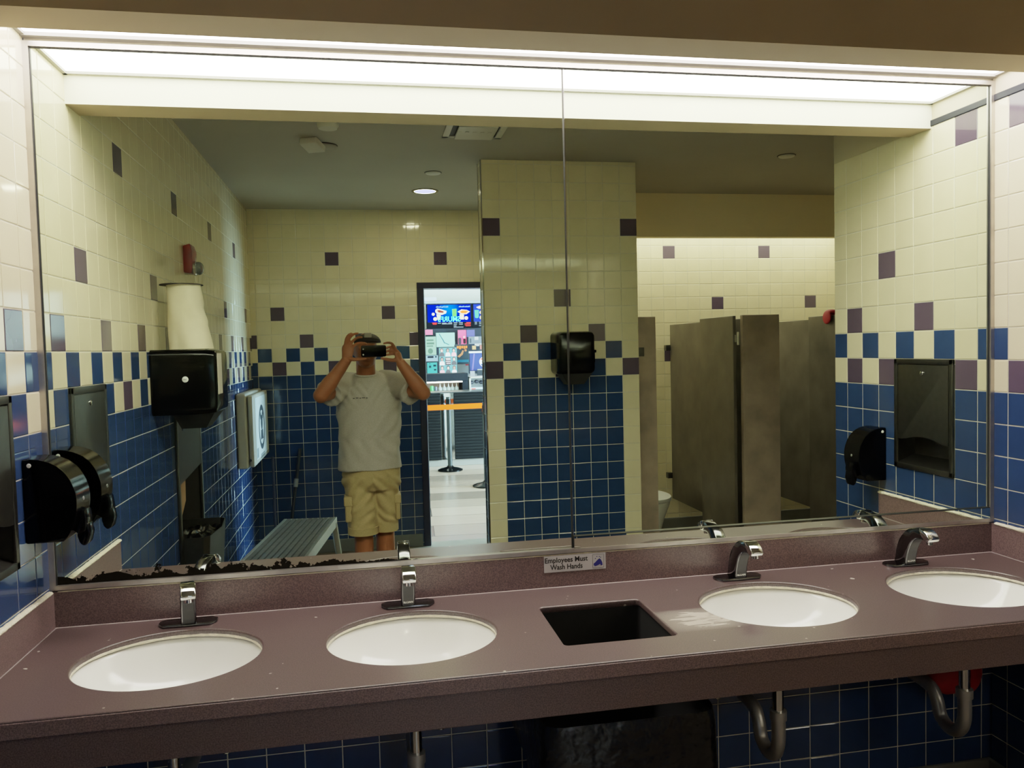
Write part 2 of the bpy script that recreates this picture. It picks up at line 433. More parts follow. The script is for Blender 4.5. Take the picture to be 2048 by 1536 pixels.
# ------------------------------------------------------------------ mirror
def mirror_mat(name, worn):
    m = bpy.data.materials.new(name); m.use_nodes = True; nt = m.node_tree; nt.nodes.remove(nt.nodes['Principled BSDF'])
    out = nt.nodes['Material Output']
    g = nt.nodes.new('ShaderNodeBsdfGlossy'); g.inputs['Roughness'].default_value = 0; g.inputs['Color'].default_value = (.80, .90, .73, 1)
    if not worn:
        nt.links.new(g.outputs[0], out.inputs['Surface']); return m
    d = nt.nodes.new('ShaderNodeBsdfDiffuse'); d.inputs['Color'].default_value = (.008, .007, .005, 1)
    tc = nt.nodes.new('ShaderNodeTexCoord'); sep = nt.nodes.new('ShaderNodeSeparateXYZ'); nt.links.new(tc.outputs['Object'], sep.inputs[0])
    def math_(op, a, b_=None, c_=None):
        n = nt.nodes.new('ShaderNodeMath'); n.operation = op
        for i, x in enumerate((a, b_, c_)):
            if x is None: continue
            if isinstance(x, (int, float)): n.inputs[i].default_value = x
            else: nt.links.new(x, n.inputs[i])
        return n.outputs[0]
    h = math_('SUBTRACT', sep.outputs['Z'], ZMB)
    n1 = nt.nodes.new('ShaderNodeTexNoise'); n1.inputs['Scale'].default_value = 26; n1.inputs['Detail'].default_value = 6; n1.inputs['Roughness'].default_value = .65
    nt.links.new(tc.outputs['Object'], n1.inputs['Vector'])
    n2 = nt.nodes.new('ShaderNodeTexNoise'); n2.inputs['Scale'].default_value = 5; nt.links.new(tc.outputs['Object'], n2.inputs['Vector'])
    # the silver is lost in a band just above the bottom edge that gets thinner away from the corner
    fall = nt.nodes.new('ShaderNodeMapRange'); fall.inputs['From Min'].default_value = .70; fall.inputs['From Max'].default_value = 1.05
    fall.inputs['To Min'].default_value = 1; fall.inputs['To Max'].default_value = 0
    nt.links.new(sep.outputs['X'], fall.inputs['Value'])
    lim = math_('MULTIPLY', math_('MULTIPLY_ADD', n2.outputs['Fac'], .05, .004), fall.outputs[0])
    low = math_('MULTIPLY', math_('SUBTRACT', n1.outputs['Fac'], .36), 4.2)
    k = math_('SUBTRACT', math_('MULTIPLY', lim, low), h)
    mask = math_('GREATER_THAN', k, 0.0)
    # blotch in the corner
    cx = math_('POWER', math_('MULTIPLY', math_('SUBTRACT', sep.outputs['X'], .165), 1.0/.06), 2)
    cz = math_('POWER', math_('MULTIPLY', h, 1.0/.028), 2)
    blob = math_('LESS_THAN', math_('ADD', math_('ADD', cx, cz), math_('MULTIPLY', n1.outputs['Fac'], .9)), 1.35)
    cx2 = math_('POWER', math_('MULTIPLY', math_('SUBTRACT', sep.outputs['X'], .0), 1.0/.075), 2)
    blob2 = math_('LESS_THAN', math_('ADD', math_('ADD', cx2, cz), math_('MULTIPLY', n1.outputs['Fac'], .9)), 1.35)
    mk = math_('MAXIMUM', math_('MAXIMUM', mask, blob), blob2)
    mx = nt.nodes.new('ShaderNodeMixShader'); nt.links.new(mk, mx.inputs[0]); nt.links.new(g.outputs[0], mx.inputs[1]); nt.links.new(d.outputs[0], mx.inputs[2])
    nt.links.new(mx.outputs[0], out.inputs['Surface'])
    return m
XM = 1.5065
EDGE = M('mirror_edge', (22, 24, 20), .4)
def pane(name, x0, x1, z0, z1, mat, parent):
    b = B(); b.box(x0, x1, 0, .006, z0, z1, 1)
    for f in b.bm.faces:
        if f.calc_center_median().y < .0005: f.material_index = 0
    return ob(name, b, [mat, EDGE], parent)
FRAME = M('frame_aluminium', (.50, .46, .43), .4, metal=1, noise_s=30, noise_a=.08)
m1 = thing('mirror', 'large wall mirror on the soap dispenser side, silvering worn black along its bottom edge', 'mirror', (.76, .004, ZMB), 'mirror panes over the counter')
pane('glass', .019, XM-.0025, ZMB, ZMT, mirror_mat('mirror_worn', True), m1)
b = B(); b.box(.0, .017, -.010, .009, ZMB-.0118, ZMT-.001); b.box(.017, XM, -.012, .009, ZMB-.0118, ZMB+.0005); b.box(.0, XM, -.010, .009, ZMT-.001, ZMT+.013)
ob('frame', b, FRAME, m1, label='metal channel along the edges')
b = B(); b.box(.017, .0195, -.004, .004, ZMB, ZMT); b.box(.017, XM, -.0035, .004, ZMT-.0035, ZMT-.001); ob('gasket', b, BLACKM, m1)
b = B(); b.box(XM-.0035, XM+.0015, -.0008, .004, ZMB, ZMT); ob('joint_strip', b, M('joint', (28, 30, 24), .4), m1)
m2 = thing('mirror', 'large wall mirror without black wear, over the two sinks beyond the square counter hole', 'mirror', (2.25, .004, ZMB), 'mirror panes over the counter')
mm = mirror_mat('mirror_clean', False)
pane('glass', XM+.003, W-.017, ZMB+.0385, ZMT, mm, m2)
b = B(); b.box(XM+.003, W-.017, -.0095, .004, ZMB, ZMB+.0370, 1)
for f in b.bm.faces:
    if f.calc_center_median().y < -.009: f.material_index = 0
ob('bottom_strip', b, [mm, EDGE], m2)
b = B(); b.box(XM+.003, W-.017, -.0097, .004, ZMB+.0370, ZMB+.0388); ob('strip_seam', b, EDGE, m2)
b = B(); b.box(W-.016, W, -.010, .009, ZMB-.0118, ZMT-.001); b.box(XM, W-.016, -.012, .009, ZMB-.0118, ZMB+.0005); b.box(XM, W, -.010, .009, ZMT-.001, ZMT+.013)
ob('frame', b, FRAME, m2, label='metal channel along the edges')
b = B(); b.box(W-.0175, W-.0155, -.004, .004, ZMB, ZMT); b.box(XM, W-.016, -.0035, .004, ZMT-.0035, ZMT-.001); ob('gasket', b, BLACKM, m2)
b = B(); b.box(XM+.0015, XM+.0045, -.0010, .003, ZMB+.02, ZMT); ob('joint_edge', b, CHROME, m2)

# ------------------------------------------------------------------ vanity counter
SINKX = (.380, .985, 2.027, 2.640); SY = -.313; SA, SB = .222, .195
HOLE = (1.355, 1.654, -.484, -.183)
def counter_mat(k=1.0):
    m = bpy.data.materials.new('mauve_solid_surface'); m.use_nodes = True; nt = m.node_tree; p = nt.nodes['Principled BSDF']
    tc = nt.nodes.new('ShaderNodeTexCoord')
    n = nt.nodes.new('ShaderNodeTexNoise'); n.inputs['Scale'].default_value = 340; n.inputs['Detail'].default_value = 3; nt.links.new(tc.outputs['Object'], n.inputs['Vector'])
    cr = nt.nodes.new('ShaderNodeValToRGB'); e = cr.color_ramp.elements
    e[0].position = .36; e[0].color = (*(v*.84*k for v in lin((67, 53, 53))), 1); e[1].position = .66; e[1].color = (*(v*.84*k for v in lin((99, 80, 79))), 1)
    nt.links.new(n.outputs['Fac'], cr.inputs[0])
    n3 = nt.nodes.new('ShaderNodeTexNoise'); n3.inputs['Scale'].default_value = 2.5; nt.links.new(tc.outputs['Object'], n3.inputs['Vector'])
    # dried soap between the square hole and the third sink, and scattered drops
    sep = nt.nodes.new('ShaderNodeSeparateXYZ'); nt.links.new(tc.outputs['Object'], sep.inputs[0])
    def mth(op, a, b_=None):
        q = nt.nodes.new('ShaderNodeMath'); q.operation = op
        for i, x in enumerate((a, b_)):
            if x is None: continue
            if isinstance(x, (int, float)): q.inputs[i].default_value = x
            else: nt.links.new(x, q.inputs[i])
        return q.outputs[0]
    def bump1(sock, c, r):
        return mth('MAXIMUM', mth('SUBTRACT', 1.0, mth('POWER', mth('MULTIPLY', mth('SUBTRACT', sock, c), 1/r), 2)), 0.0)
    zone = mth('MULTIPLY', bump1(sep.outputs['X'], 1.765, .12), bump1(sep.outputs['Y'], -.385, .085))
    mp = nt.nodes.new('ShaderNodeMapping'); mp.inputs['Scale'].default_value = (9, 60, 20); nt.links.new(tc.outputs['Object'], mp.inputs['Vector'])
    n4 = nt.nodes.new('ShaderNodeTexNoise'); n4.inputs['Scale'].default_value = 1.6; n4.inputs['Detail'].default_value = 6; nt.links.new(mp.outputs[0], n4.inputs['Vector'])
    soap = mth('GREATER_THAN', mth('MULTIPLY', mth('POWER', zone, .5), n4.outputs['Fac']), .43)
    vo = nt.nodes.new('ShaderNodeTexNoise'); vo.inputs['Scale'].default_value = 34; vo.inputs['Detail'].default_value = 1; nt.links.new(tc.outputs['Object'], vo.inputs['Vector'])
    drops = mth('GREATER_THAN', vo.outputs['Fac'], .765 if k <= 1 else .86)
    film = mth('MULTIPLY', mth('POWER', zone, .6), .25)
    f = mth('MAXIMUM', mth('MULTIPLY', mth('MAXIMUM', soap, drops), .62), film)
    mx = nt.nodes.new('ShaderNodeMix'); mx.data_type = 'RGBA'
    nt.links.new(f, mx.inputs[0]); nt.links.new(cr.outputs[0], mx.inputs[6]); mx.inputs[7].default_value = (*lin((205, 195, 182)), 1)
    nt.links.new(mx.outputs[2], p.inputs['Base Color'])
    mr = nt.nodes.new('ShaderNodeMapRange'); mr.inputs['To Min'].default_value = .24; mr.inputs['To Max'].default_value = .42
    nt.links.new(n3.outputs['Fac'], mr.inputs[0]); nt.links.new(mr.outputs[0], p.inputs['Roughness'])
    return m
CTR = counter_mat(); CTR_LIT = counter_mat(1.9); CTR_LIP_LIT = counter_mat(3.0)  # lighter copies of one surface: light painted into splash, apron and lip
ct = thing('vanity_countertop', 'long mauve speckled countertop with four oval sink cutouts and a square hole', 'countertop', (W/2, -.3, ZK))
def curve_slab(loops, z0, z1, bev):
    cu = bpy.data.curves.new('slab', 'CURVE'); cu.dimensions = '2D'; cu.fill_mode = 'BOTH'
    cu.extrude = (z1-z0)/2-bev; cu.bevel_depth = bev; cu.bevel_resolution = 2; cu.offset = -bev
    for L in loops:
        s = cu.splines.new('POLY'); s.points.add(len(L)-1); s.use_cyclic_u = True
        for q, (x, y) in zip(s.points, L): q.co = (x, y, 0, 1)
    o = bpy.data.objects.new('slab', cu); COL.objects.link(o)
    dg = bpy.context.evaluated_depsgraph_get(); dg.update()
    me = bpy.data.meshes.new_from_object(o.evaluated_get(dg))
    bpy.data.objects.remove(o); bpy.data.curves.remove(cu)
    bm = bmesh.new(); bm.from_mesh(me); bpy.data.meshes.remove(me)
    for v in bm.verts: v.co.z += (z0+z1)/2
    r = B(); r.bm.free(); r.bm = bm; return r
loops = [[(.001, -D), (W-.001, -D), (W-.001, .0075), (.001, .0075)]]
for x in SINKX: loops.append(circ(x, SY, SA, 72, SB))
loops.append(rrect(*HOLE, .012))
b = curve_slab(loops, ZK-.019, ZK, .0042); b.bm.normal_update()
top = ob('top_slab', b, CTR, ct, 35)
b = B(); b.box(.001, W-.001, -D-.0012, -D+.03, ZK-.0386, ZK-.0040, 0, .002); ob('front_lip', b, CTR_LIP_LIT, ct)
b = B(); b.box(.001, W-.001, -.585, -.567, .758, ZK-.02, 0, .003); ob('front_apron', b, CTR_LIT, ct)
b = B(); b.box(.001, W-.001, -.0105, .0075, ZK-.002, ZS, 0, .0015); ob('backsplash', b, CTR_LIT, ct)
for n, x0, x1 in (('side_splash', .001, .0125), ('side_splash', W-.0125, W-.001)):
    b = B(); b.box(x0, x1, -D+.004, -.0105, ZK-.002, ZS, 0, .0015); ob(n, b, CTR_LIT, ct)
for x0, x1 in ((.0005, .014), (W-.014, W-.0005)):
    b = B()
    P = [(x0+(x1-x0)/2, -D+.004+i*(D-.030)/40, ZS+.001) for i in range(41)]
    b.tube(P, [(.0062+random.uniform(-.0014, .0016), .0095) for _ in P], 8); ob('caulk_bead', b, CAULK, ct, 60)
b = B(); P = [(.022+i*(W-.044)/90, -.009, ZS+.0004) for i in range(91)]
b.tube(P, [(.0016+random.uniform(0, .0012), .0022) for _ in P], 6); ob('caulk_bead', b, CAULK, ct, 60)
b = B(); P = [(.012+i*(W-.024)/60, -.0115, ZK+.0005) for i in range(61)]
b.tube(P, .0017, 6); ob('caulk_bead', b, M('joint_caulk', (176, 160, 158), .5), ct, 60)
for x0 in (.0135, W-.0135):
    b = B(); b.tube([(x0, -D+.01, ZK+.0004), (x0, -.012, ZK+.0004)], .0015, 6); ob('caulk_bead', b, M('joint_caulk2', (150, 136, 134), .5), ct, 60)
b = B(); hx0, hx1, hy0, hy1 = HOLE
rr = lambda g, z: [(x, y, z) for x, y in rrect(hx0-g, hx1+g, hy0-g, hy1+g, .014)]
b.loft([rr(.004, ZK-.0195), rr(.004, .742)], 0, False); b.loft([rr(.007, ZK-.0195), rr(.007, .742)], 0, False); b.loft([rr(.004, .742), rr(.007, .742)], 0, False)
ob('waste_chute', b, M('chute_black', (6, 6, 6), .7), ct)
for x in (.012, 1.27, 1.72, W-.052):
    b = B(); b.box(x, x+.04, -.55, -.0, ZK-.075, ZK-.0195); ob('support_bracket', b, BLACKM, ct)

for x in SINKX:
    b = B(); P = [(x+(SA+.0005)*math.cos(q), SY+(SB+.0005)*math.sin(q), ZK-.0165) for q in [2*PI*i/90 for i in range(91)]]
    b.tube(P, [(.0044+random.uniform(-.0012, .0), .0030+random.uniform(-.0008, .0010)) for _ in P], 6, caps=False, ref=(0, 0, 1)); ob('caulk_ring', b, CAULK, ct, 60)
# sinks
def sink(x, label):
    t = thing('sink', label, 'sink', (x, SY, ZK-.16), 'oval undermount sinks')
    b = B(); pr = []
    a = SA+.006
    pr = [(a+.012, ZK-.0225), (a+.002, ZK-.0225), (a-.004, ZK-.0255), (a-.010, ZK-.034), (a-.020, ZK-.056), (a-.042, ZK-.092), (a-.080, ZK-.122), (a-.125, ZK-.139), (a-.17, ZK-.147), (.024, ZK-.150)]
    b.lathe((x, SY, 0), pr, 72, sy=(SB+.006)/a)
    b.lathe((x, SY, 0), [(.024, ZK-.150), (.024, ZK-.19), (.0, ZK-.19)], 24)
    b.lathe((x, SY, 0), [(a+.012, ZK-.0225), (a+.012, ZK-.03), (a+.0, ZK-.06), (a-.03, ZK-.11), (a-.12, ZK-.155), (.03, ZK-.16)], 72, sy=(SB+.006)/a)
    ob('basin', b, PORC, t, 50)
    b = B(); b.lathe((x, SY, 0), [(.027, ZK-.1495), (.027, ZK-.146), (.021, ZK-.147), (.012, ZK-.152), (.0001, ZK-.152)], 24); ob('drain', b, CHROME, t, 40)
sink(SINKX[0], 'oval white sink nearest the soap dispenser end of the counter')
sink(SINKX[1], 'second oval white sink, between the end sink and the square hole')
sink(SINKX[2], 'oval white sink just past the square hole, soap residue on its rim side')
sink(SINKX[3], 'oval white sink at the far end of the counter, by the plain tiled wall')

# faucets
FX = (.374, .986, 2.028, 2.628)
def bez(p0, p1, p2, p3, n):
    o = []
    for i in range(n+1):
        t = i/n; s = 1-t
        o.append(tuple(s**3*a+3*s*s*t*b_+3*s*t*t*c+t**3*d for a, b_, c, d in zip(p0, p1, p2, p3)))
    return o
def faucet(x, label, lettered=True, turn=0.0):
    t = thing('faucet', label, 'faucet', (x, -.062, ZK), 'sensor faucets on the counter')
    b = B()
    pl = [(-.078, -.010), (-.062, -.033), (.062, -.033), (.078, -.010), (.078, .012), (.060, .026), (-.060, .026), (-.078, .012)]
    b.prism([(x+u, -.062+v) for u, v in pl], 'z', ZK+.0003, ZK+.0085, 0, .003); ob('base_plate', b, DCHROME, t, 40)
    b = B()
    back = bez((-.034, .004), (-.040, .075), (-.070, .136), (-.145, .138), 14)
    tip = bez((-.145, .138), (-.172, .139), (-.192, .130), (-.200, .112), 6)[1:]
    under = [(-.194, .104), (-.168, .106)] + bez((-.150, .106), (-.118, .104), (-.094, .060), (-.089, .004), 12)
    prof = back+tip+under
    n = len(prof); hw = []
    for (u, v) in prof: hw.append(.0205-.045*max(0, v)*.10 if v < .09 else .0185)
    # rounded sides: centre outline, and two slightly inset side outlines
    cu, cv = sum(p[0] for p in prof)/n, sum(p[1] for p in prof)/n
    def ring(w, ins):
        out = []
        for i, (u, v) in enumerate(prof):
            a, c = prof[i-1], prof[(i+1) % n]
            tx, ty = c[0]-a[0], c[1]-a[1]; L = math.hypot(tx, ty) or 1
            nx, ny = -ty/L, tx/L
            out.append((x+w*hw[i], u+nx*ins, ZK+v+ny*ins))
        return out
    # the outline runs so that +normal points inward
    sgn = 1
    A = sum(prof[i][0]*prof[(i+1) % n][1]-prof[(i+1) % n][0]*prof[i][1] for i in range(n))
    if A < 0: sgn = -1
    b.loft([ring(-1, sgn*.004), ring(-.93, sgn*.0015), ring(-.8, 0), ring(.8, 0), ring(.93, sgn*.0015), ring(1, sgn*.004)])
    ob('spout', b, DCHROME, t, 50)
    b = B(); capp = [(-.150, .1405)]+[(u-.0012, v+.0012) for u, v in tip]+[(-.1945, .1035), (-.176, .1045), (-.157, .122)]
    b.prism([(u, ZK+v) for u, v in capp], 'x', x-.0192, x+.0192, 0, .003); ob('spout_tip', b, CHROME, t, 50, 'bright chrome tip')
    b = B(); b.lathe((x, -.180, ZK), [(.011, .106), (.0115, .094), (.009, .093), (.0001, .093)], 20); ob('aerator', b, CHROME, t, 40)
    b = B(); fp = bez((-.150, .1045), (-.1185, .1025), (-.0955, .060), (-.0905, .006), 12)
    b.prism([(u, ZK+v) for u, v in fp]+[(u+.003, ZK+v+.0022) for u, v in reversed(fp)], 'x', x-.0150, x+.0150); ob('front_panel', b, M('faucet_front', (34, 35, 36), .45), t, None, 'dark grey front panel')
    if lettered:
        b = text_bm('SLOAN', .0088, (x, -.0918, ZK+.0185), (1, 0, 0), (0, .05, 1), .0008, .0003)
        ob('lettering', b, WHITEPL, t)
    if turn:
        for c in t.children:
            if not c.name.startswith('base_plate'):
                Rz = Matrix.Rotation(math.radians(turn), 3, 'Z'); c.rotation_euler = (0, 0, math.radians(turn)); c.location = -(Rz @ Vector(t.location))
faucet(FX[0], 'chrome sensor faucet behind the sink by the soap dispenser', False, 13.0)
faucet(FX[1], 'chrome sensor faucet behind the second sink, before the square hole')
faucet(FX[2], 'chrome sensor faucet behind the sink just past the square hole')
faucet(FX[3], 'chrome sensor faucet behind the last sink, by the far wall corner')

# hand washing sticker on the backsplash
tS = thing('sticker', 'small white sticker about washing hands on the backsplash below the mirror joint', 'sign', (1.51, -.011, .94))
SG = M('sticker_white', (188, 184, 184), .45); INK = M('sticker_ink', (14, 12, 14), .5); HB = M('sticker_blue', (20, 22, 110), .5)
b = B(); b.box(1.4105, 1.6095, -.0115, -.0108, .937, .988); ob('sheet', b, SG, tS)
yS = -.0115
b = text_bm('Employees Must', .0225, (1.4815, yS, .9735), (1, 0, 0), (0, 0, 1), .0003, .0005, width=.138); ob('lettering', b, INK, tS)
b = text_bm('Wash Hands', .0225, (1.4825, yS, .9515), (1, 0, 0), (0, 0, 1), .0003, .0005, width=.104); ob('lettering', b, INK, tS)
b = B(); o0 = (1.585, yS, .9625)
for (x0, x1, y0, y1) in ((-.018, .018, .0205, .0213), (-.018, .018, -.0213, -.0205), (-.0185, -.0177, -.021, .021), (.0177, .0185, -.021, .021)):
    flat(b, [(x0, y0), (x1, y0), (x1, y1), (x0, y1)], o0, (1, 0, 0), (0, 0, 1), .0004)
ob('border', b, INK, tS)
b = B()
flat(b, [(-.015, -.012), (-.011, -.016), (-.004, -.0145), (.002, -.012), (.006, -.010), (.009, -.0155), (.014, -.0135), (.0135, -.006), (.011, .000), (.008, .005), (.004, .008), (.001, .006), (-.004, .002), (-.010, -.004), (-.0145, -.007)], o0, (1, 0, 0), (0, 0, 1), .0004)
for u, v in ((-.009, .008), (-.004, .014), (.004, .0135), (.008, .011)): flat(b, circ(u, v, .0016, 8), o0, (1, 0, 0), (0, 0, 1), .0004)
ob('pictogram', b, HB, tS, label='blue washed hands symbol')

# ------------------------------------------------------------------ wall fittings
def soap(loc, side, label):
    """side=+1: wall on the -x side (faces +x); -1: faces -x. loc: wall point, y of the middle, bottom z"""
    x, y, z = loc
    t = thing('soap_dispenser', label, 'soap dispenser', loc, 'black soap dispensers')
    f = lambda pts: [(x+side*u, z+v) for u, v in pts]
    h = .222
    body = [(0, 0), (0, h)] + bez((.0, h), (.070, h+.002), (.112, h-.030), (.126, h-.095), 10)[1:] + bez((.126, h-.095), (.134, .085), (.118, .03), (.092, .0), 8)[1:]
    b = B(); b.prism(f(body), 'y', y-.052, y+.052, 0, .006, 3); ob('cover', b, BLACKP, t, 40)
    b = B(); b.prism(f([(.10, .03), (.125, .075), (.137, .078), (.141, .05), (.138, .022), (.12, .012)]), 'y', y-.026, y+.026, 0, .004); 
    o = ob('push_lever', b, BLACKP, t, 40)
    b = B(); b.prism(f([(.112, .010), (.128, .045), (.143, .041), (.148, .012), (.140, -.016), (.128, -.022), (.118, -.012)]), 'y', y-.020, y+.020, 0, .006, 3)
    ob('spout', b, BLACKP, t, 40)
    for s in (-1, 1):
        b = B(); b.lathe((x+side*.018, y+s*.052, z+h-.017), [(.0001, s*.0016), (.0045, s*.0016), (.0056, s*.0005), (.0056, -s*.0015)], 16, 'y'); ob('screw', b, WHITEPL, t, 40)
    b = B(); b.lathe((x+side*.1275, y, z+.105), [(.0001, side*.002), (.004, side*.002), (.006, side*.000)], 12, 'x'); ob('level_window', b, M('grey_plastic', (90, 90, 90), .3), t, 40)
soap((.002, -.100, 1.159), 1, 'black curved soap dispenser on the tiled wall above the first sink')
soap((W-.002, -.618, 1.046), -1, 'black soap dispenser beside the steel towel slot on the far tiled wall')

def towel_slot(x, side, y0, y1, z0, z1, label):
    t = thing('towel_dispenser', label, 'paper towel dispenser', (x, (y0+y1)/2, z0), 'steel towel dispensers set in the wall')
    X = lambda u: x+side*u
    b = B()
    fw = .020
    for (a0, a1, c0, c1) in ((y0, y1, z1-fw, z1), (y0, y1, z0, z0+fw), (y0, y0+fw, z0, z1), (y1-fw, y1, z0, z1)):
        b.box(X(.001), X(.010), a0, a1, c0, c1, 0, .002)
    ob('frame', b, STEEL, t, 40)
    zd = z0+.118
    b = B(); lip = [(y0+fw+.004, z1-fw-.004), (y1-fw-.004, z1-fw-.004), (y1-fw-.004, zd)]
    n = 14
    for i in range(n+1):
        u = i/n; yy = y1-fw-.004+(y0+fw+.004-(y1-fw-.004))*u
        lip.append((yy, zd+.018*max(0, math.sin(PI*min(1, max(0, (u-.1)/.8))))))
    b.prism(lip, 'x', X(.002), X(.009), 0, .001); ob('door', b, STEEL, t, 30)
    b = B(); b.lathe((X(.009), (y0+y1)/2, z1-.055), [(.0085, 0), (.0085, side*.003), (.0055, side*.005), (.0001, side*.005)], 20, 'x'); ob('lock', b, CHROME, t, 40)
    b = B()
    b.box(X(-.085), X(-.080), y0+.004, y1-.004, z0+.01, z1-.02); b.box(X(-.085), X(.0), y0+.004, y0+.009, z0+.01, z1-.02)
    b.box(X(-.085), X(.0), y1-.009, y1-.004, z0+.01, z1-.02)
    b.loft([[(X(-.08), y0+.006, z0+.05), (X(-.08), y1-.006, z0+.05), (X(-.08), y1-.006, z0+.046), (X(-.08), y0+.006, z0+.046)],
            [(X(.004), y0+.006, z0+.018), (X(.004), y1-.006, z0+.018), (X(.004), y1-.006, z0+.012), (X(.004), y0+.006, z0+.012)]])
    b.box(X(-.085), X(.0), y0+.006, y1-.006, z1-.025, z1-.02)
    ob('tray', b, STEEL, t)
towel_slot(0, 1, -DISP_L[1], -DISP_L[0], DISP_L[2], DISP_L[3], 'recessed steel paper towel dispenser on the wall with the soap dispenser over the first sink')
towel_slot(W, -1, -DISP_R[1], -DISP_R[0], DISP_R[2], DISP_R[3], 'recessed steel paper towel slot on the far wall, seen through the mirror')

# roll towel dispensers
def roll_disp(label, loc, w, d, h, rot, side_lock=False):
    t = thing('roll_towel_dispenser', label, 'paper towel dispenser', (0, 0, 0), 'black roll towel dispensers')
    # local: back on x=0 plane, faces +x, centred on y, bottom z 0 (chute below)
    b = B(); prof = rrect(-w/2, w/2, 0, h, .03, 5)
    def sec(x, s, zs=0): return [(x, u*s, v*(1-zs)+h*zs*.5) for u, v in prof]
    b.loft([sec(0, 1), sec(d*.55, 1.0), sec(d*.85, .985, .02), sec(d*.97, .93, .06), sec(d, .85, .12)])
    ob('cover', b, SMOKE, t, 40)
    b = B()
    b.loft([[(d*.30, -w*.42, .004), (d*.93, -w*.40, .004), (d*.93, w*.40, .004), (d*.30, w*.42, .004)],
            [(d*.38, -w*.24, -.062), (d*.76, -w*.22, -.062), (d*.76, w*.22, -.062), (d*.38, w*.24, -.062)]])
    ob('chute', b, BLACKM, t)
    b = B()
    if side_lock:
        b.lathe((d*.53, w/2, h*.545), [(.0125, -.001), (.0125, .002), (.010, .004), (.0001, .004)], 24, 'y'); ob('lock', b, WHITEPL, t, 40, 'white oval lock')
        b = B(); b.box(d*.53-.007, d*.53+.007, w/2+.0035, w/2+.005, h*.545-.001, h*.545+.001); ob('key_slot', b, BLACKM, t)
        b = B(); b.box(d+.0015, d+.004, w*.08, w*.40, h*.30, h*.93, 0, .001); ob('paper_window', b, M('window_paper', (206, 196, 176), .6), t, None, 'pale strip on the front')
    else:
        b.box(d*.35, d*.55, -w/2-.03, -w/2+.002, h*.49, h*.56, 0, .004); b.box(d*.38, d*.52, -w/2-.022, -w/2-.004, h*.26, h*.5, 0, .003); ob('side_lever', b, BLACKP, t, 40)
        b = B(); b.box(d*.40, d*.50, -w/2-.004, -w/2+.001, h*.45, h*.50, 0, .001); ob('lever_catch', b, CHROME, t)
    b = B(); b.box(.0, .012, -w*.45, w*.45, h*.05, h*.95); ob('wall_mount', b, BLACKM, t)
    t.location = loc; t.rotation_euler = (0, 0, rot)
    return t
RD = roll_disp('big black towel dispenser with a white oval lock, paper roll standing on top', (.002, -1.285, 1.388), .30, .262, .279, 0, True)
RD2 = roll_disp('smoked black towel dispenser on the tiled pier, crossed by the mirror joint', (2.148, -YP+.003, 1.468), .236, .20, .262, PI/2)

# paper roll standing on the dispenser
pr = thing('paper_towel_roll', 'tall cream paper towel roll standing on the big black dispenser', 'paper towel roll', (.125, -1.275, 1.668))
b = B(); n = 48; rings = []
for j in range(15):
    z = 1.668+.277*j/14; f = 1-j/14
    ring = []
    for i in range(n):
        a = 2*PI*i/n
        r = .070+.0015*math.sin(5*a+9*f)+(.048*f**1.25)*max(0, math.cos(a-.35))**1.5+(.004*math.sin(14*f+a*2) if .35 < f < .6 and math.cos(a) > .3 else 0)
        ring.append((.122+r*math.cos(a), -1.275+r*math.sin(a), z))
    rings.append(ring)
b.loft(rings); ob('paper', b, M('towel_paper', (226, 214, 182), .85, noise_s=30, noise_a=.03), pr, 60)
b = B(); b.lathe((.112, -1.275, 1.945), [(.0001, .004), (.088, .004), (.090, .000), (.0001, -.001)], 32); ob('top_disc', b, M('dark_card', (38, 30, 28), .6), pr, 40)

# fire alarm strobe
al = thing('fire_alarm', 'red fire alarm strobe with a clear round dome high on the tiled wall', 'alarm', (0, -1.92, 2.05))
b = B(); b.prism([(.002, 2.06), (.002, 2.195), (.036, 2.205), (.046, 2.17), (.046, 2.085), (.038, 2.055)], 'y', -1.975, -1.865, 0, .004); ob('housing', b, RED, al, 40)
b = B(); b.box(.0015, .003, -1.972, -1.868, 2.064, 2.19); ob('wall_mount', b, RED, al)
b = B(); b.ball((.066, -1.90, 2.083), (.028, .034, .034), 24); ob('strobe_dome', b, M('clear_dome', (235, 240, 235), .03, trans=.9), al, 60)
b = B(); b.lathe((.046, -1.90, 2.083), [(.037, .0), (.037, .010), (.030, .014), (.012, .006)], 28, 'x'); ob('reflector', b, CHROME, al, 40)
b = text_bm('FIRE', .016, (.0468, -1.945, 2.13), (0, 0, 1), (0, 1, 0), .0006, .0003); ob('lettering', b, WHITEPL, al)

# recessed waste receptacle
y0, y1, z0, z1 = -BIN[1], -BIN[0], BIN[2], BIN[3]
wr = thing('waste_receptacle', 'recessed steel waste receptacle in the tiled wall with a black lined bin', 'waste bin', (0, (y0+y1)/2, z0))
b = B()
for (a0, a1, c0, c1) in ((y0, y1, z1-.025, z1), (y0, y1, z0, z0+.025), (y0, y0+.022, z0, z1), (y1-.022, y1, z0, z1)): b.box(.001, .016, a0, a1, c0, c1, 0, .003)
ob('frame', b, STEEL, wr, 40)
b = B(); b.loft([[(.004, y0+.024, z1-.027), (.004, y1-.024, z1-.027), (.012, y1-.024, z1-.027), (.012, y0+.024, z1-.027)],
                 [(.004, y0+.024, 1.07), (.004, y1-.024, 1.03), (.012, y1-.024, 1.03), (.012, y0+.024, 1.07)]])
ob('door', b, STEEL, wr)
b = B(); b.lathe((.012, -1.63, 1.29), [(.009, 0), (.009, .004), (.0001, .005)], 16, 'x'); ob('lock', b, CHROME, wr, 40)
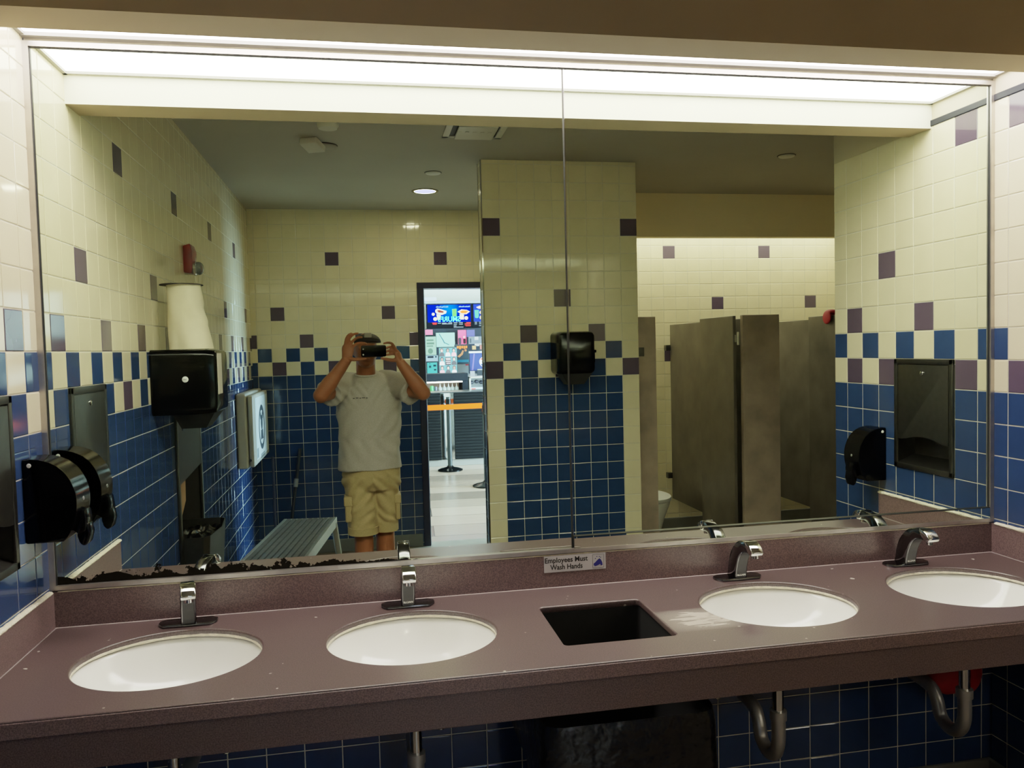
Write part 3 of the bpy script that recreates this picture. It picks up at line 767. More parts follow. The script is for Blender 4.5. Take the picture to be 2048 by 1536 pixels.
b = B(); b.box(-.16, -.155, y0+.01, y1-.01, z0, z1); b.box(-.16, 0, y0+.005, y0+.01, z0, z1); b.box(-.16, 0, y1-.01, y1-.005, z0, z1); b.box(-.16, 0, y0, y1, z1-.01, z1-.004); b.box(-.16, 0, y0, y1, z0, z0+.008)
ob('cavity', b, M('dark_cavity', (30, 26, 22), .5), wr)
b = B(); zr, zb = .775, .40
def bucket(z, s, t_): 
    return [(-.10, y1-.03, z), (.105*s, y1-.03, z), (.13*s, y1-.06, z), (.15*s, (y0+y1)/2, z), (.13*s, y0+.06, z), (.105*s, y0+.03, z), (-.10, y0+.03, z)]
o_ = [bucket(zb, .8, 0), bucket(zr, 1, 0)]
b.loft(o_, 0, False); b.face(list(reversed(bucket(zb, .8, 0))))
ins = lambda r: [(x-(.004 if x > 0 else -.004), y+(.004 if y < (y0+y1)/2 else -.004), z) for x, y, z in r]
b.loft([ins(bucket(zr, 1, 0)), ins(bucket(zb+.02, .8, 0))], 0, False); b.loft([bucket(zr, 1, 0), ins(bucket(zr, 1, 0))], 0, False)
ob('bin', b, STEEL, wr, 30)
bmg = bmesh.new(); bmesh.ops.create_grid(bmg, x_segments=24, y_segments=40, size=.5)
for v in bmg.verts:
    x, y = .01+v.co.x*.19, (y0+y1)/2+v.co.y*(y1-y0-.09)
    v.co = Vector((x, y, .745-.03*abs(noise.noise(Vector((x*18, y*18, 3))))*2+.02*noise.noise(Vector((x*40, y*40, 1)))))
bb = B(); bb.bm.free(); bb.bm = bmg; ob('bin_liner', bb, M('bin_bag', (12, 12, 13), .22), wr, 70, 'crumpled black bin bag')
b = B(); b.loft([[(-.01, -1.60, 1.02), (-.01, -1.72, 1.03), (-.01, -1.71, .93), (-.01, -1.60, .86)], [(-.002, -1.60, 1.02), (-.002, -1.72, 1.03), (-.002, -1.71, .93), (-.002, -1.60, .86)]])
ob('paper_scrap', b, M('kraft', (150, 116, 78), .8), wr)

# baby changing station
bc = thing('changing_station', 'folded pale plastic baby changing station on the tiled wall near the corner', 'changing station', (0, -3.72, .84))
PL = M('pale_plastic', (168, 164, 152), .45, noise_s=5, noise_a=.03)
b = B(); b.box(.002, .072, -4.16, -3.31, .845, 1.37, 0, .018, 4); ob('wall_case', b, PL, bc, 40)
b = B(); b.box(.078, .114, -4.15, -3.32, .855, 1.355, 0, .014, 4); ob('folding_tray', b, PL, bc, 40)
b = B(); b.box(.1145, .1155, -4.10, -3.42, .89, 1.33); ob('front_label', b, M('label_sheet', (214, 226, 230), .4), bc, None, 'white printed sheet on the front')
b = B(); o0 = (.1155, -3.74, 1.10)
pts = circ(0, 0, .165, 40); pin = circ(0, 0, .125, 40)
n = 40
for i in range(n):
    j = (i+1) % n; flat(b, [pts[i], pts[j], pin[j], pin[i]], o0, (0, 1, 0), (0, 0, 1), .0008)
flat(b, circ(0, .035, .05, 20, .055), o0, (0, 1, 0), (0, 0, 1), .0008)
flat(b, circ(-.052, .085, .028, 14), o0, (0, 1, 0), (0, 0, 1), .0008); flat(b, circ(.052, .085, .028, 14), o0, (0, 1, 0), (0, 0, 1), .0008)
flat(b, [(-.07, -.09), (.07, -.09), (.05, -.02), (-.05, -.02)], o0, (0, 1, 0), (0, 0, 1), .0008)
EMB = ob('emblem', b, M('label_ink', (26, 34, 46), .5), bc, None, 'dark round emblem'); b = B()
for k in range(3): flat(b, [(-.12, -.20-.012*k), (.1, -.20-.012*k), (.1, -.194-.012*k), (-.12, -.194-.012*k)], o0, (0, 1, 0), (0, 0, 1), .0008)
ob('print_line', b, M('label_ink_3', (26, 34, 46), .5), bc); b = B()
for k in range(3): flat(b, [(.22+.03*k, -.2), (.232+.03*k, -.2), (.232+.03*k, -.13), (.22+.03*k, -.13)], o0, (0, 1, 0), (0, 0, 1), .0008)
ob('print_line', b, M('label_ink_2', (26, 34, 46), .5), bc)
b = B(); b.lathe((.085, -3.321, .905), [(.009, 0), (.009, .003), (.0001, .004)], 16, 'y'); ob('hinge_cap', b, BLACKM, bc, 40)

# aluminium step platform
sp_ = thing('work_platform', 'ribbed aluminium step platform standing on the floor by the person', 'step platform', (.40, -2.74, 0))
rot = Matrix.Rotation(math.radians(7.0), 4, 'Z'); ctr = Vector((.404, -2.664, 0)); Lh, Wh, H = .60, .172, .49
def RB(b, x0, x1, y0, y1, z0, z1, bev=0.0, mi=0):
    b.box(x0, x1, y0, y1, z0, z1, mi, bev, 2, Matrix.Translation(ctr) @ rot)
b = B()
for i in range(9):
    x = -Wh+.012+i*(2*Wh-.024-.027)/8
    RB(b, x, x+.027, -Lh, Lh, H-.010, H, .002)
BENCH = M('worn_aluminium', (.24, .23, .22), .45, metal=.9, noise_s=30, noise_a=.15)
ob('deck', b, BENCH, sp_)
b = B(); RB(b, -Wh+.01, Wh-.01, -Lh, Lh, H-.016, H-.0095); ob('groove_bed', b, M('groove_dark', (26, 25, 24), .6), sp_)
b = B()
for sx in (-1, 1): RB(b, sx*Wh-.010, sx*Wh+.010, -Lh-.004, Lh+.004, H-.062, H+.001, .003)
for sy in (-1, 1): RB(b, -Wh, Wh, sy*Lh-.008, sy*Lh+.008, H-.055, H-.001, .003)
ob('side_rail', b, ALU, sp_)
RT = Matrix.Translation(ctr) @ rot
for sx in (-1, 1):
    for sy in (-1, 1):
        b = B(); a = RT @ Vector((sx*(Wh-.004), sy*(Lh-.05), H-.03)); c = RT @ Vector((sx*(Wh+.03), sy*(Lh+.06), .012))
        b.tube([a, c], [(.022, .013), (.022, .013)], 8); ob('leg', b, ALU, sp_, 40)
        b = B(); b.tube([c+Vector((0, 0, .018)), c+Vector((0, 0, -.012))], .024, 10); ob('foot', b, BLACKM, sp_, 40)
for sy in (-1, 1):
    b = B()
    a = RT @ Vector((-(Wh+.016), sy*(Lh+.02), .20)); c = RT @ Vector((Wh+.016, sy*(Lh+.02), .20)); b.tube([a, c], .011, 8); ob('brace', b, ALU, sp_, 40)

# mop handles in the corner
mp_ = thing('mop', 'dark mop handle with a grey clip leaning on the blue tiled back wall', 'mop', (.24, -4.12, 0))
b = B(); b.tube([(.346, -4.212, .868), (.232, -4.10, .05)], .0125, 12); ob('handle', b, M('dark_handle', (14, 16, 30), .4), mp_, 40)
b = B(); b.tube([(.312, -4.183, .63), (.303, -4.172, .565)], .018, 12); ob('clip', b, M('grey_clip', (120, 124, 132), .4), mp_, 40)
b = B(); b.box(.215, .36, -4.15, -4.095, .012, .05, 0, .01); ob('head', b, BLACKM, mp_)
mp2 = thing('broom', 'slim upright dark handle standing in the tiled corner below the changing station', 'broom', (.14, -4.0, 0))
b = B(); b.tube([(.150, -4.05, .83), (.150, -4.05, .10)], .0105, 12); ob('handle', b, M('slate_handle', (52, 58, 84), .45), mp2, 40)
b = B(); b.loft([[(.115, -4.08, .12), (.185, -4.08, .12), (.185, -4.02, .12), (.115, -4.02, .12)], [(.06, -4.08, .004), (.20, -4.08, .004), (.20, -4.01, .004), (.06, -4.01, .004)]]); ob('brush', b, BLACKM, mp2)

# ------------------------------------------------------------------ ceiling fittings
cs = thing('ceiling_sensor', 'small white square motion sensor box on the ceiling, tilted', 'sensor', (.645, -2.07, ZC))
Rm = Matrix.Translation((.645, -2.07, ZC-.032)) @ Matrix.Rotation(math.radians(24), 4, 'Z') @ Matrix.Rotation(math.radians(14), 4, 'X')
CW = M('ceiling_white', (196, 192, 180), .5)
b = B(); b.box(-.05, .05, -.055, .055, -.018, .018, 0, .006, 3, Rm); ob('case', b, CW, cs, 40)
b = B(); b.lathe((.645, -2.07, ZC), [(.03, -.03), (.03, 0)], 20, caps=True); ob('mount', b, CW, cs, 40)
cp = thing('ceiling_cover', 'round cover plate with a dark gap on the ceiling beside the sensor box', 'cover plate', (.706, -2.20, ZC))
b = B(); b.lathe((.706, -2.20, ZC), [(.068, 0), (.068, -.009), (.064, -.012), (.0001, -.012)], 36); ob('plate', b, CEIL, cp, 40)
b = B(); b.lathe((.702, -2.197, ZC), [(.073, -.001), (.073, -.004), (.060, -.004)], 36); ob('gap_ring', b, BLACKM, cp, 40)
sd = thing('smoke_detector', 'white ceiling detector with a tiny red light just behind the valance edge', 'detector', (.741, -1.755, ZC))
b = B(); b.lathe((.741, -1.735, ZC), [(.055, 0), (.055, -.02), (.045, -.034), (.0001, -.036)], 32); ob('case', b, CW, sd, 40)
b = B(); b.ball((.742, -1.785, ZC-.026), .0045, 10); ob('indicator', b, emitter('red_led', (1, .08, .1), 10), sd, None, 'red light')
vt = thing('air_vent', 'square white ceiling air vent partly hidden by the light valance', 'air vent', (1.49, -1.80, ZC))
b = B()
for (x0, x1, ya, yb) in ((1.335, 1.655, -1.955, -1.925), (1.335, 1.655, -1.665, -1.635), (1.335, 1.37, -1.955, -1.635), (1.62, 1.655, -1.955, -1.635)): b.box(x0, x1, ya, yb, ZC-.008, ZC+.0, 0, .002)
ob('frame', b, CW, vt, 40)
b = B(); b.box(1.372, 1.618, -1.923, -1.667, ZC-.002, ZC+.0); ob('duct', b, BLACKM, vt)
b = B(); b.box(1.398, 1.604, -1.935, -1.69, ZC-.020, ZC-.008, 0, .004); 
for k in range(5): b.box(1.40+.04*k, 1.42+.04*k, -1.80, -1.775, ZC-.022, ZC-.018)
ob('deflector', b, CW, vt, 40)
def disc(x, y, label, r=.05):
    t = thing('ceiling_cover', label, 'sprinkler', (x, y, ZC), 'round ceiling covers')
    b = B(); b.lathe((x, y, ZC), [(r, 0), (r, -.006), (r*.9, -.010), (.0001, -.011)], 32); ob('plate', b, CW, t, 40)
    b = B(); b.lathe((x, y, ZC), [(r+.006, -.0005), (r+.006, -.002), (r-.005, -.002)], 32); ob('gap_ring', b, BLACKM, t, 40)
disc(1.361, -2.831, 'small round sprinkler cover on the ceiling, between the air vent and the lit downlight')
disc(3.505, -2.205, 'small round sprinkler cover on the ceiling over the stall side, by the far wall')

# ------------------------------------------------------------------ toilet stalls
HP = 1.825; YF = -2.72
def panel(name, label, cat, x0, x1, y0, y1, z0, z1, group, extra=None):
    t = thing(name, label, cat, ((x0+x1)/2, (y0+y1)/2, z0), group)
    b = B(); b.box(x0, x1, y0, y1, z0, z1, 0, .003); ob('board', b, LAMI_LIT if 'post' in cat else LAMI_SHADE, t)
    if extra: extra(t)
    return t
def foot(x0, x1, ya, yb):
    def f(t):
        b = B(); b.box(x0-.003, x1+.003, ya-.003, yb+.003, 0, .10, 0, .003); ob('shoe', b, STEEL, t)
    return f
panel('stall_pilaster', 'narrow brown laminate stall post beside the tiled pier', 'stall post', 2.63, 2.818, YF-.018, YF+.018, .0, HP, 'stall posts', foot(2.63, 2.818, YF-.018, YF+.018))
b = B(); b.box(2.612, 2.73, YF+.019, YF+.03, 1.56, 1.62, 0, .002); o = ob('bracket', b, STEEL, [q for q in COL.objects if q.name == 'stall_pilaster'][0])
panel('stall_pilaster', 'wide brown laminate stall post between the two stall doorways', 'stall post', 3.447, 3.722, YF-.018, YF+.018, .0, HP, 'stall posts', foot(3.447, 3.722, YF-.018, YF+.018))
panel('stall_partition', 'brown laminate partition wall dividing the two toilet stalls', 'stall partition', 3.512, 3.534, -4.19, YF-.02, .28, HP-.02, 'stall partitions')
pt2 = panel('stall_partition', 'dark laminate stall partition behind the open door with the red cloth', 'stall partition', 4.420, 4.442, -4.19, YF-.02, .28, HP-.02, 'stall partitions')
for o, x in (([q for q in COL.objects if q.name == 'stall_partition'][0], 3.512), (pt2, 4.42)):
    for z in (.46, 1.58):
        b = B(); b.box(x-.045, x, -4.22, -4.17, z, z+.05, 0, .004); ob('wall_bracket', b, DCHROME, o)
def stall_door(x, label):
    t = thing('stall_door', label, 'stall door', (x, YF-.02, .15), 'stall doors standing open')
    b = B(); b.box(x-.011, x+.011, -3.30, YF-.024, .16, HP-.003, 0, .003); ob('board', b, LAMI_SHADE, t)
    for z in (.30, 1.66):
        b = B(); b.tube([(x+.022, YF-.012, z-.04), (x+.022, YF-.012, z+.05)], .010, 10); b.box(x, x+.03, YF-.03, YF-.012, z-.02, z+.03); ob('hinge_mount', b, ALU, t, 40)
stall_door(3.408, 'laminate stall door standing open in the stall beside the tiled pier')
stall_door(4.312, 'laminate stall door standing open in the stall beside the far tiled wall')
rc = B(); rc.ball((4.312, -3.01, HP+.024), (.034, .060, .018), 20); rc.ball((4.284, -3.02, HP-.018), (.012, .055, .052), 16); rc.ball((4.340, -3.02, HP-.018), (.012, .055, .052), 16)
bmr = remesh(rc.bm, .006); bb = B(); bb.bm.free(); bb.bm = bmr
tag(ob('red_cloth', bb, M('red_cloth', (170, 14, 30), .7), None, 60), 'red cloth hung over the top of the open stall door by the far tiled wall', 'cloth')
tl = thing('toilet', 'white toilet with its seat down in the stall beside the tiled pier', 'toilet', (3.07, -3.85, 0))
def oval(cx, cy, a, bb_, z, n=40, tip=0.0): return [(cx+a*math.cos(2*PI*i/n), cy+bb_*math.sin(2*PI*i/n)+tip*max(0, math.sin(2*PI*i/n))**2, z) for i in range(n)]
cy = -3.74
b = B(); b.loft([oval(3.1, cy-.06, .13, .22, 0), oval(3.1, cy-.06, .12, .21, .10), oval(3.1, cy-.03, .15, .23, .24), oval(3.1, cy, .185, .255, .36), oval(3.1, cy, .19, .26, .385)]); b.box(2.95, 3.25, -4.2, -3.93, .1, .40, 0, .03, 3); ob('bowl', b, PORC, tl, 50)
b = B(); b.loft([oval(3.1, cy, .195, .265, .388), oval(3.1, cy, .2, .27, .396), oval(3.1, cy, .195, .265, .416), oval(3.1, cy, .17, .24, .422)]); ob('seat', b, WHITEPL, tl, 50)
b = B(); b.tube([(3.1, -4.17, .40), (3.1, -4.17, .78)], .018, 12); b.box(3.04, 3.16, -4.2, -4.12, .76, .86, 0, .02, 3); ob('flush_valve', b, CHROME, tl, 40)

# ------------------------------------------------------------------ under the counter
PIPE = M('drain_metal', (.42, .40, .38), .35, metal=.7)
def trap(x, label, s=1):
    t = thing('drain_pipe', label, 'drain pipe', (x, SY, .4), 'sink drain pipes')
    zt = ZK-.192
    b = B(); b.tube([(x, SY, zt), (x, SY, .565)], .016, 14); ob('tailpiece', b, CHROME, t, 40)
    b = B(); b.tube([(x, SY, .572), (x, SY, .545)], .024, 16); ob('slip_nut', b, PIPE, t, 40)
    b = B(); b.tube([(x, SY, .55), (x, SY, .48), (x, SY+.02, .435), (x, SY+.06, .42), (x, SY+.10, .44), (x, SY+.12, .49), (x, SY+.16, .52), (x, .0, .525)], .020, 14, 5); ob('trap_bend', b, PIPE, t, 40)
    b = B(); b.lathe((x, .008, .525), [(.04, 0), (.038, -.006), (.021, -.008)], 20, 'y'); ob('wall_mount', b, CHROME, t, 40)
    b = B(); b.tube([(x+s*.05, -.06, ZK-.06), (x+s*.12, -.07, .77), (x+s*.105, -.10, .68), (x+s*.085, -.12, .585), (x+s*.085, -.08, .55), (x+s*.085, .0, .545)], .009, 10, 5); ob('supply_hose', b, M('hose_grey', (110, 108, 106), .4), t, 40)
    b = B(); b.tube([(x+s*.085, -.085, .565), (x+s*.085, -.085, .52)], .014, 10); b.ball((x+s*.085, -.105, .54), .013, 10); ob('stop_valve', b, CHROME, t, 40)
for x, l in zip(SINKX, ('drain pipe under the first sink by the soap dispenser wall', 'drain pipe with supply hose under the second sink', 'drain pipe under the sink past the square hole, beside the black bin', 'drain pipe under the last sink in front of the red bag')): trap(x, l, 1 if x < 1.5 else -1)
tb = thing('trash_bin', 'black plastic trash bin under the square hole in the counter', 'waste bin', (1.50, -.32, 0))
b = B()
def sq(h, z): return [(1.505+u, -.333+v, z) for u, v in rrect(-h, h, -h, h, .05, 4)]
b.loft([sq(.165, .005), sq(.215, .68), sq(.222, .68), sq(.222, .70), sq(.212, .70), sq(.162, .02)], 0, False); b.face([Vector(p) for p in sq(.162, .02)]); ob('bin', b, BLACKM, tb, 40)
bag = B(); bag.loft([sq(.205, .60), sq(.222, .695), sq(.226, .715), sq(.232, .68), sq(.235, .55)], 0, False); ob('bin_liner', bag, M('bin_bag_2', (8, 8, 9), .25, bump=.6, bump_s=25), tb, 60)
rb = B(); 
for (c, r) in (((2.785, -.07, .515), (.082, .045, .080)), ((2.86, -.06, .50), (.055, .04, .07)), ((2.755, -.06, .59), (.050, .04, .06)), ((2.81, -.06, .61), (.05, .03, .07))): rb.ball(c, r, 18)
bmr = remesh(rb.bm, .007)
for v in bmr.verts: v.co += Vector((0, 0, .012*noise.noise(v.co*22)))+v.co.normalized()*0
bb = B(); bb.bm.free(); bb.bm = bmr
tag(ob('hanging_bag', bb, M('red_bag', (150, 6, 20), .6), None, 60), 'crumpled red bag hanging on the blue tiles behind the last drain pipe', 'bag')
br = thing('broom', 'short straw broom head under the counter between the bin and a drain pipe', 'broom', (1.83, -.12, 0))
b = B()
for i in range(60):
    x = 1.78+.10*random.random(); y = -.14+.05*random.random()
    b.tube([(1.83+(x-1.83)*.5, y, .50), (x, y, .30+.02*random.random())], .0035, 5)
ob('bristle', b, M('straw', (120, 92, 40), .8), br)
b = B(); b.box(1.795, 1.865, -.145, -.085, .49, .53, 0, .01); ob('cap', b, BLACKM, br)
b = B(); b.tube([(1.83, -.115, .30), (1.83, -.115, .01)], .011, 10); ob('handle', b, M('wood_handle', (110, 80, 45), .6), br, 40)

# ------------------------------------------------------------------ photographer
SKIN = M('skin', (150, 90, 58), .5, noise_s=18, noise_a=.08, spec=.4)
SHIRT = M('grey_knit', (172, 163, 156), .85, noise_s=180, noise_a=.10, bump=.15, bump_s=240)
KHAKI = M('khaki_cotton', (174, 150, 106), .85, noise_s=140, noise_a=.08, bump=.15, bump_s=200)
CAPM = M('dark_cap', (46, 38, 34), .8, noise_s=90, noise_a=.1)
person = thing('person', 'man in grey t-shirt, khaki shorts and dark cap holding a phone, seen in the mirror', 'person', (.89, -2.66, 0))
b = B()
# head and neck
hc = Vector((.893, -2.600, 1.648))
b.ball(hc, (.071, .092, .105), 32)
b.ball(hc+Vector((0, .012, -.052)), (.058, .070, .058), 24)
b.ball(hc+Vector((0, .052, -.078)), (.030, .026, .026), 16)
b.tube([(.890, -2.665, 1.44), (.889, -2.650, 1.52), (.891, -2.625, 1.60)], [.056, .059, .060], 20, 3)
b.tube([hc+Vector((0, .086, .012)), hc+Vector((0, .104, -.022)), hc+Vector((0, .092, -.032))], [.008, .014, .011], 10, 3)   # nose
for s in (-1, 1):
    b.ball(hc+Vector((s*.071, -.008, -.005)), (.010, .020, .032), 14)        # ears
    b.ball(hc+Vector((s*.030, .080, .012)), (.016, .010, .009), 12)          # brow and eye bulge
b.ball(hc+Vector((0, .084, -.054)), (.024, .010, .006), 12); b.ball(hc+Vector((0, .083, -.063)), (.021, .010, .006), 12)   # lips
# torso under the clothes
b.tube([(.895, -2.675, .86), (.897, -2.675, 1.05), (.897, -2.68, 1.30), (.895, -2.68, 1.42), (.892, -2.67, 1.48)], [(.15, .10), (.15, .10), (.155, .085), (.12, .062), (.06, .048)], 28, 4, ref=(1, 0, 0))
# arms
Ls, Le, Lw = Vector((.745, -2.685, 1.430)), Vector((.622, -2.435, 1.385)), Vector((.780, -2.430, 1.592))
Rs, Re, Rw = Vector((1.062, -2.685, 1.430)), Vector((1.226, -2.435, 1.380)), Vector((1.092, -2.430, 1.572))
for S, E_, Wr in ((Ls, Le, Lw), (Rs, Re, Rw)):
    b.tube([S+(S-E_)*.1, S, S+(E_-S)*.5, E_], [.058, .060, .053, .045], 20, 4)
    b.ball(E_, .046, 18)
    b.tube([E_, E_+(Wr-E_)*.28, E_+(Wr-E_)*.65, Wr], [.045, .047, .037, .029], 20, 4)
# palms
def hand(Wr, kn, fingers, thumb, y0):
    kc = sum((Vector(k) for k in kn), Vector())/len(kn)
    side = (Vector(kn[-1])-Vector(kn[0])).normalized()
    b.tube([Wr-(kc-Wr)*.15, Wr+(kc-Wr)*.3, Wr+(kc-Wr)*.75, kc], [(.026, .022), (.033, .018), (.037, .015), (.034, .012)], 18, 3, ref=side)
    for k, f in zip(kn, fingers):
        P = [Vector(k)-(Vector(f[0])-Vector(k))*.4, Vector(k)]+[Vector(q) for q in f]
        b.tube(P, [.0095]*2+[.0088, .0080, .0066][:len(f)], 12, 3); b.ball(P[-1], .0066, 10)
    P = [Vector(q) for q in thumb]; b.tube(P, [.015, .0125, .0105, .0080], 12, 3); b.ball(P[-1], .008, 10)
hand(Lw, [(.806, -2.430, 1.655), (.797, -2.432, 1.675), (.786, -2.434, 1.684), (.773, -2.436, 1.682)],
     [[(.836, -2.416, 1.684), (.866, -2.406, 1.691), (.896, -2.404, 1.686)],
      [(.822, -2.424, 1.706), (.848, -2.412, 1.722), (.872, -2.408, 1.724)],
      [(.800, -2.424, 1.720), (.824, -2.414, 1.742), (.850, -2.410, 1.748)],
      [(.780, -2.426, 1.714), (.794, -2.418, 1.738), (.812, -2.412, 1.748)]],
     [(.788, -2.425, 1.602), (.818, -2.412, 1.594), (.852, -2.405, 1.594), (.889, -2.403, 1.596)], -2.4)
hand(Rw, [(1.068, -2.430, 1.648), (1.078, -2.434, 1.636), (1.084, -2.438, 1.622), (1.086, -2.442, 1.608)],
     [[(1.050, -2.414, 1.680), (1.026, -2.404, 1.688), (1.000, -2.403, 1.684)],
      [(1.052, -2.430, 1.660), (1.028, -2.424, 1.662), (1.004, -2.420, 1.652)],
      [(1.054, -2.434, 1.640), (1.030, -2.430, 1.640), (1.006, -2.422, 1.632)],
      [(1.058, -2.438, 1.620), (1.036, -2.434, 1.618), (1.014, -2.424, 1.614)]],
     [(1.082, -2.425, 1.588), (1.052, -2.412, 1.582), (1.018, -2.405, 1.588), (.984, -2.403, 1.596)], -2.4)
# legs
for hx, kx, ax, ky, ay in ((.818, .842, .838, -2.640, -2.65), (.985, .978, .976, -2.705, -2.73)):
    b.tube([(hx, -2.668, .86), (hx+(kx-hx)*.5, (-2.668+ky)/2, .70), (kx, ky, .50), (kx, ky-.015, .36), (ax, ay-.005, .16), (ax, ay, .07)],
           [(.070, .070), (.066, .068), (.058, .060), (.060, .064), (.040, .042), (.038, .042)], 20, 4)
bm = remesh(b.bm, .0048, 2); bb = B(); bb.bm.free(); bb.bm = bm
body = ob('body', bb, SKIN, person, 70, 'tanned skin')
# clothes
def wrinkle(bm, amp, scale, fn=None):
    bm.normal_update()
    for v in bm.verts:
        w = amp*noise.noise(Vector((v.co.x*scale[0], v.co.y*scale[1], v.co.z*scale[2])))
        if fn: w += fn(v.co)
        v.co += v.normal*w
b = B()
R_ = [(.897, -2.672, .902), (.897, -2.672, 1.00), (.899, -2.672, 1.12), (.903, -2.676, 1.26), (.903, -2.682, 1.36), (.898, -2.684, 1.435), (.893, -2.675, 1.478), (.891, -2.668, 1.505)]
S_ = [(.198, .142), (.192, .147), (.192, .147), (.202, .138), (.200, .124), (.170, .108), (.104, .096), (.075, .080)]
b.tube(R_, S_, 36, 4, ref=(1, 0, 0))
for S, E_ in ((Ls, Le), (Rs, Re)):
    d = E_-S
    b.tube([S-d*.45+Vector((0, 0, -.005)), S, S+d*.40, S+d*.66+Vector((0, 0, -.012))], [.070, .079, .080, .086], 24, 4)
bm = remesh(b.bm, .007, 5)
def shirt_fold(c):
    f = 0
    f += .004*math.sin((c.x*.9-abs(c.z-1.1)*.8)*75+4*noise.noise(c*5))*max(0, 1-abs(c.z-1.15)/.28)
    f += .004*math.sin((c.z-abs(c.x-.9)*1.3)*90)*max(0, 1-abs(c.z-1.38)/.1)
    return f
wrinkle(bm, .010, (10, 10, 7), shirt_fold)
bb = B(); bb.bm.free(); bb.bm = bm; ob('t_shirt', bb, SHIRT, person, 70, 'heather grey short sleeve t-shirt')
b = B(); P = [(.891+.068*math.cos(q), -2.655+.064*math.sin(q), 1.497-.012*math.sin(q)) for q in [2*PI*i/40 for i in range(41)]]
b.tube(P, .007, 8, caps=False); ob('collar', b, SHIRT, person, 60)
b = B()
for k, (dx, w) in enumerate(((-.10, .012), (-.082, .016), (-.060, .01), (-.046, .02), (-.022, .012))):
    b.box(.905+dx, .905+dx+w, -2.5475, -2.5455, 1.352+.002*(k % 2), 1.3565+.002*(k % 2))
ob('chest_print', b, M('print_ink', (40, 40, 48), .8), person)
# shorts
b = B()
b.tube([(.903, -2.67, .985), (.903, -2.67, .93), (.903, -2.672, .84), (.903, -2.672, .77)], [(.170, .125), (.178, .128), (.182, .130), (.172, .112)], 30, 3, ref=(1, 0, 0))
b.tube([(.818, -2.665, .86), (.832, -2.655, .74), (.838, -2.645, .62), (.842, -2.635, .508)], [(.090, .098), (.092, .1), (.091, .098), (.090, .098)], 26, 4, ref=(1, 0, 0))
b.tube([(.985, -2.68, .86), (.985, -2.69, .74), (.985, -2.695, .62), (.985, -2.70, .505)], [(.090, .098), (.084, .098), (.078, .095), (.072, .090)], 26, 4, ref=(1, 0, 0))
bm = remesh(b.bm, .007, 3)
def short_fold(c):
    lf = -1 if c.x < .915 else 1
    return .0045*math.sin((c.z*1.0+lf*c.x*.9)*85+3*noise.noise(c*9))*(1 if .56 < c.z < .86 else .3)
wrinkle(bm, .006, (11, 11, 9), short_fold)
bb = B(); bb.bm.free(); bb.bm = bm; sh = ob('cargo_shorts', bb, KHAKI, person, 70, 'khaki cargo shorts')
for cx, cyy, rx, ry in ((.8415, -2.636, .0925, .1005), (.985, -2.70, .0745, .0925)):
    b = B(); b.tube([(cx, cyy, .546), (cx, cyy, .502)], [(rx+.003, ry+.003)]*2, 32, ref=(1, 0, 0)); ob('hem', b, KHAKI, sh, 60)
def pocket(x0, x1, y0, y1, z0, z1, zf):
    b = B(); b.box(x0, x1, y0, y1, z0, zf+.01, 0, .010, 3); ob('pocket', b, KHAKI, sh, 50)
    s = -1 if x0 < .9 else 1
    b = B(); b.box(x0-.006, x1+.006, y0-.006, y1+.006, zf, z1, 0, .008, 3); ob('pocket_flap', b, KHAKI, sh, 50)
pocket(.735, .775, -2.70, -2.575, .585, .745, .685)
pocket(1.045, 1.075, -2.76, -2.62, .575, .735, .680)
# cap
b = B()
cc = Vector((.905, -2.605, 1.690))
rings = []
for j in range(9):
    a = (PI/2)*j/8
    rings.append([(cc.x+.083*math.cos(a)*math.cos(q)*(1 if j < 8 else .02), cc.y+.100*math.cos(a)*math.sin(q)*(1 if j < 8 else .02), cc.z+.062*math.sin(a)) for q in [2*PI*i/32 for i in range(32)]])
b.loft(rings); capo = ob('cap', b, CAPM, person, 60, 'dark brown cap')
b = B(); br_t, br_b = [], []
for i in range(17):
    a = -1.25+2.5*i/16
    br_t.append((cc.x+.085*math.sin(a), cc.y+.095*math.cos(a), cc.z+.004+.012*math.cos(a)))
for i in range(17):
    a = 1.25-2.5*i/16
    br_t.append((cc.x+.083*math.sin(a), cc.y+.085+.085*math.cos(a)*1.0, cc.z+.010+.016*math.cos(a)))
b.loft([br_t, [(x, y, z-.004) for x, y, z in br_t]]); ob('brim', b, CAPM, capo, 40)
b = B(); b.box(.885, .93, -2.508, -2.497, 1.722, 1.752, 0, .004); ob('emblem', b, M('cap_emblem', (150, 140, 130), .6), capo, None, 'pale patch on the front')
# shoes (below the counter edge)
for sx, yy in ((.842, -2.64), (.972, -2.73)):
    b = B(); b.loft([[(sx+u*.046*s, yy+.045+v*.14*s+ (0), z) for u, v in circ(0, 0, 1, 24)] for z, s in ((.003, .98), (.02, 1.02), (.05, .97), (.085, .62), (.10, .5))]); ob('shoe', b, M('shoe_dark', (40, 38, 40), .6), person, 50)
# phone, lens end towards the wall with the soap dispenser
ph = thing('phone', 'black smartphone held sideways in both hands of the man', 'phone', (.938, -2.404, 1.64))
b = B(); b.prism([(u, v) for u, v in rrect(.864, 1.012, 1.6055, 1.6745, .010, 5)], 'y', -2.4085, -2.3995, 0, .0018); ob('body', b, BLACKP, ph, 40)
for z, r in ((1.653, .0046), (1.621, .0046)):
    b = B(); b.lathe((.8775, -2.3997, z), [(.0001, .0006), (r*.6, .0006), (r, .0010), (r, 0)], 20, 'y'); ob('lens', b, M('lens_ring', (150, 150, 150), .2, metal=.6), ph, 40)

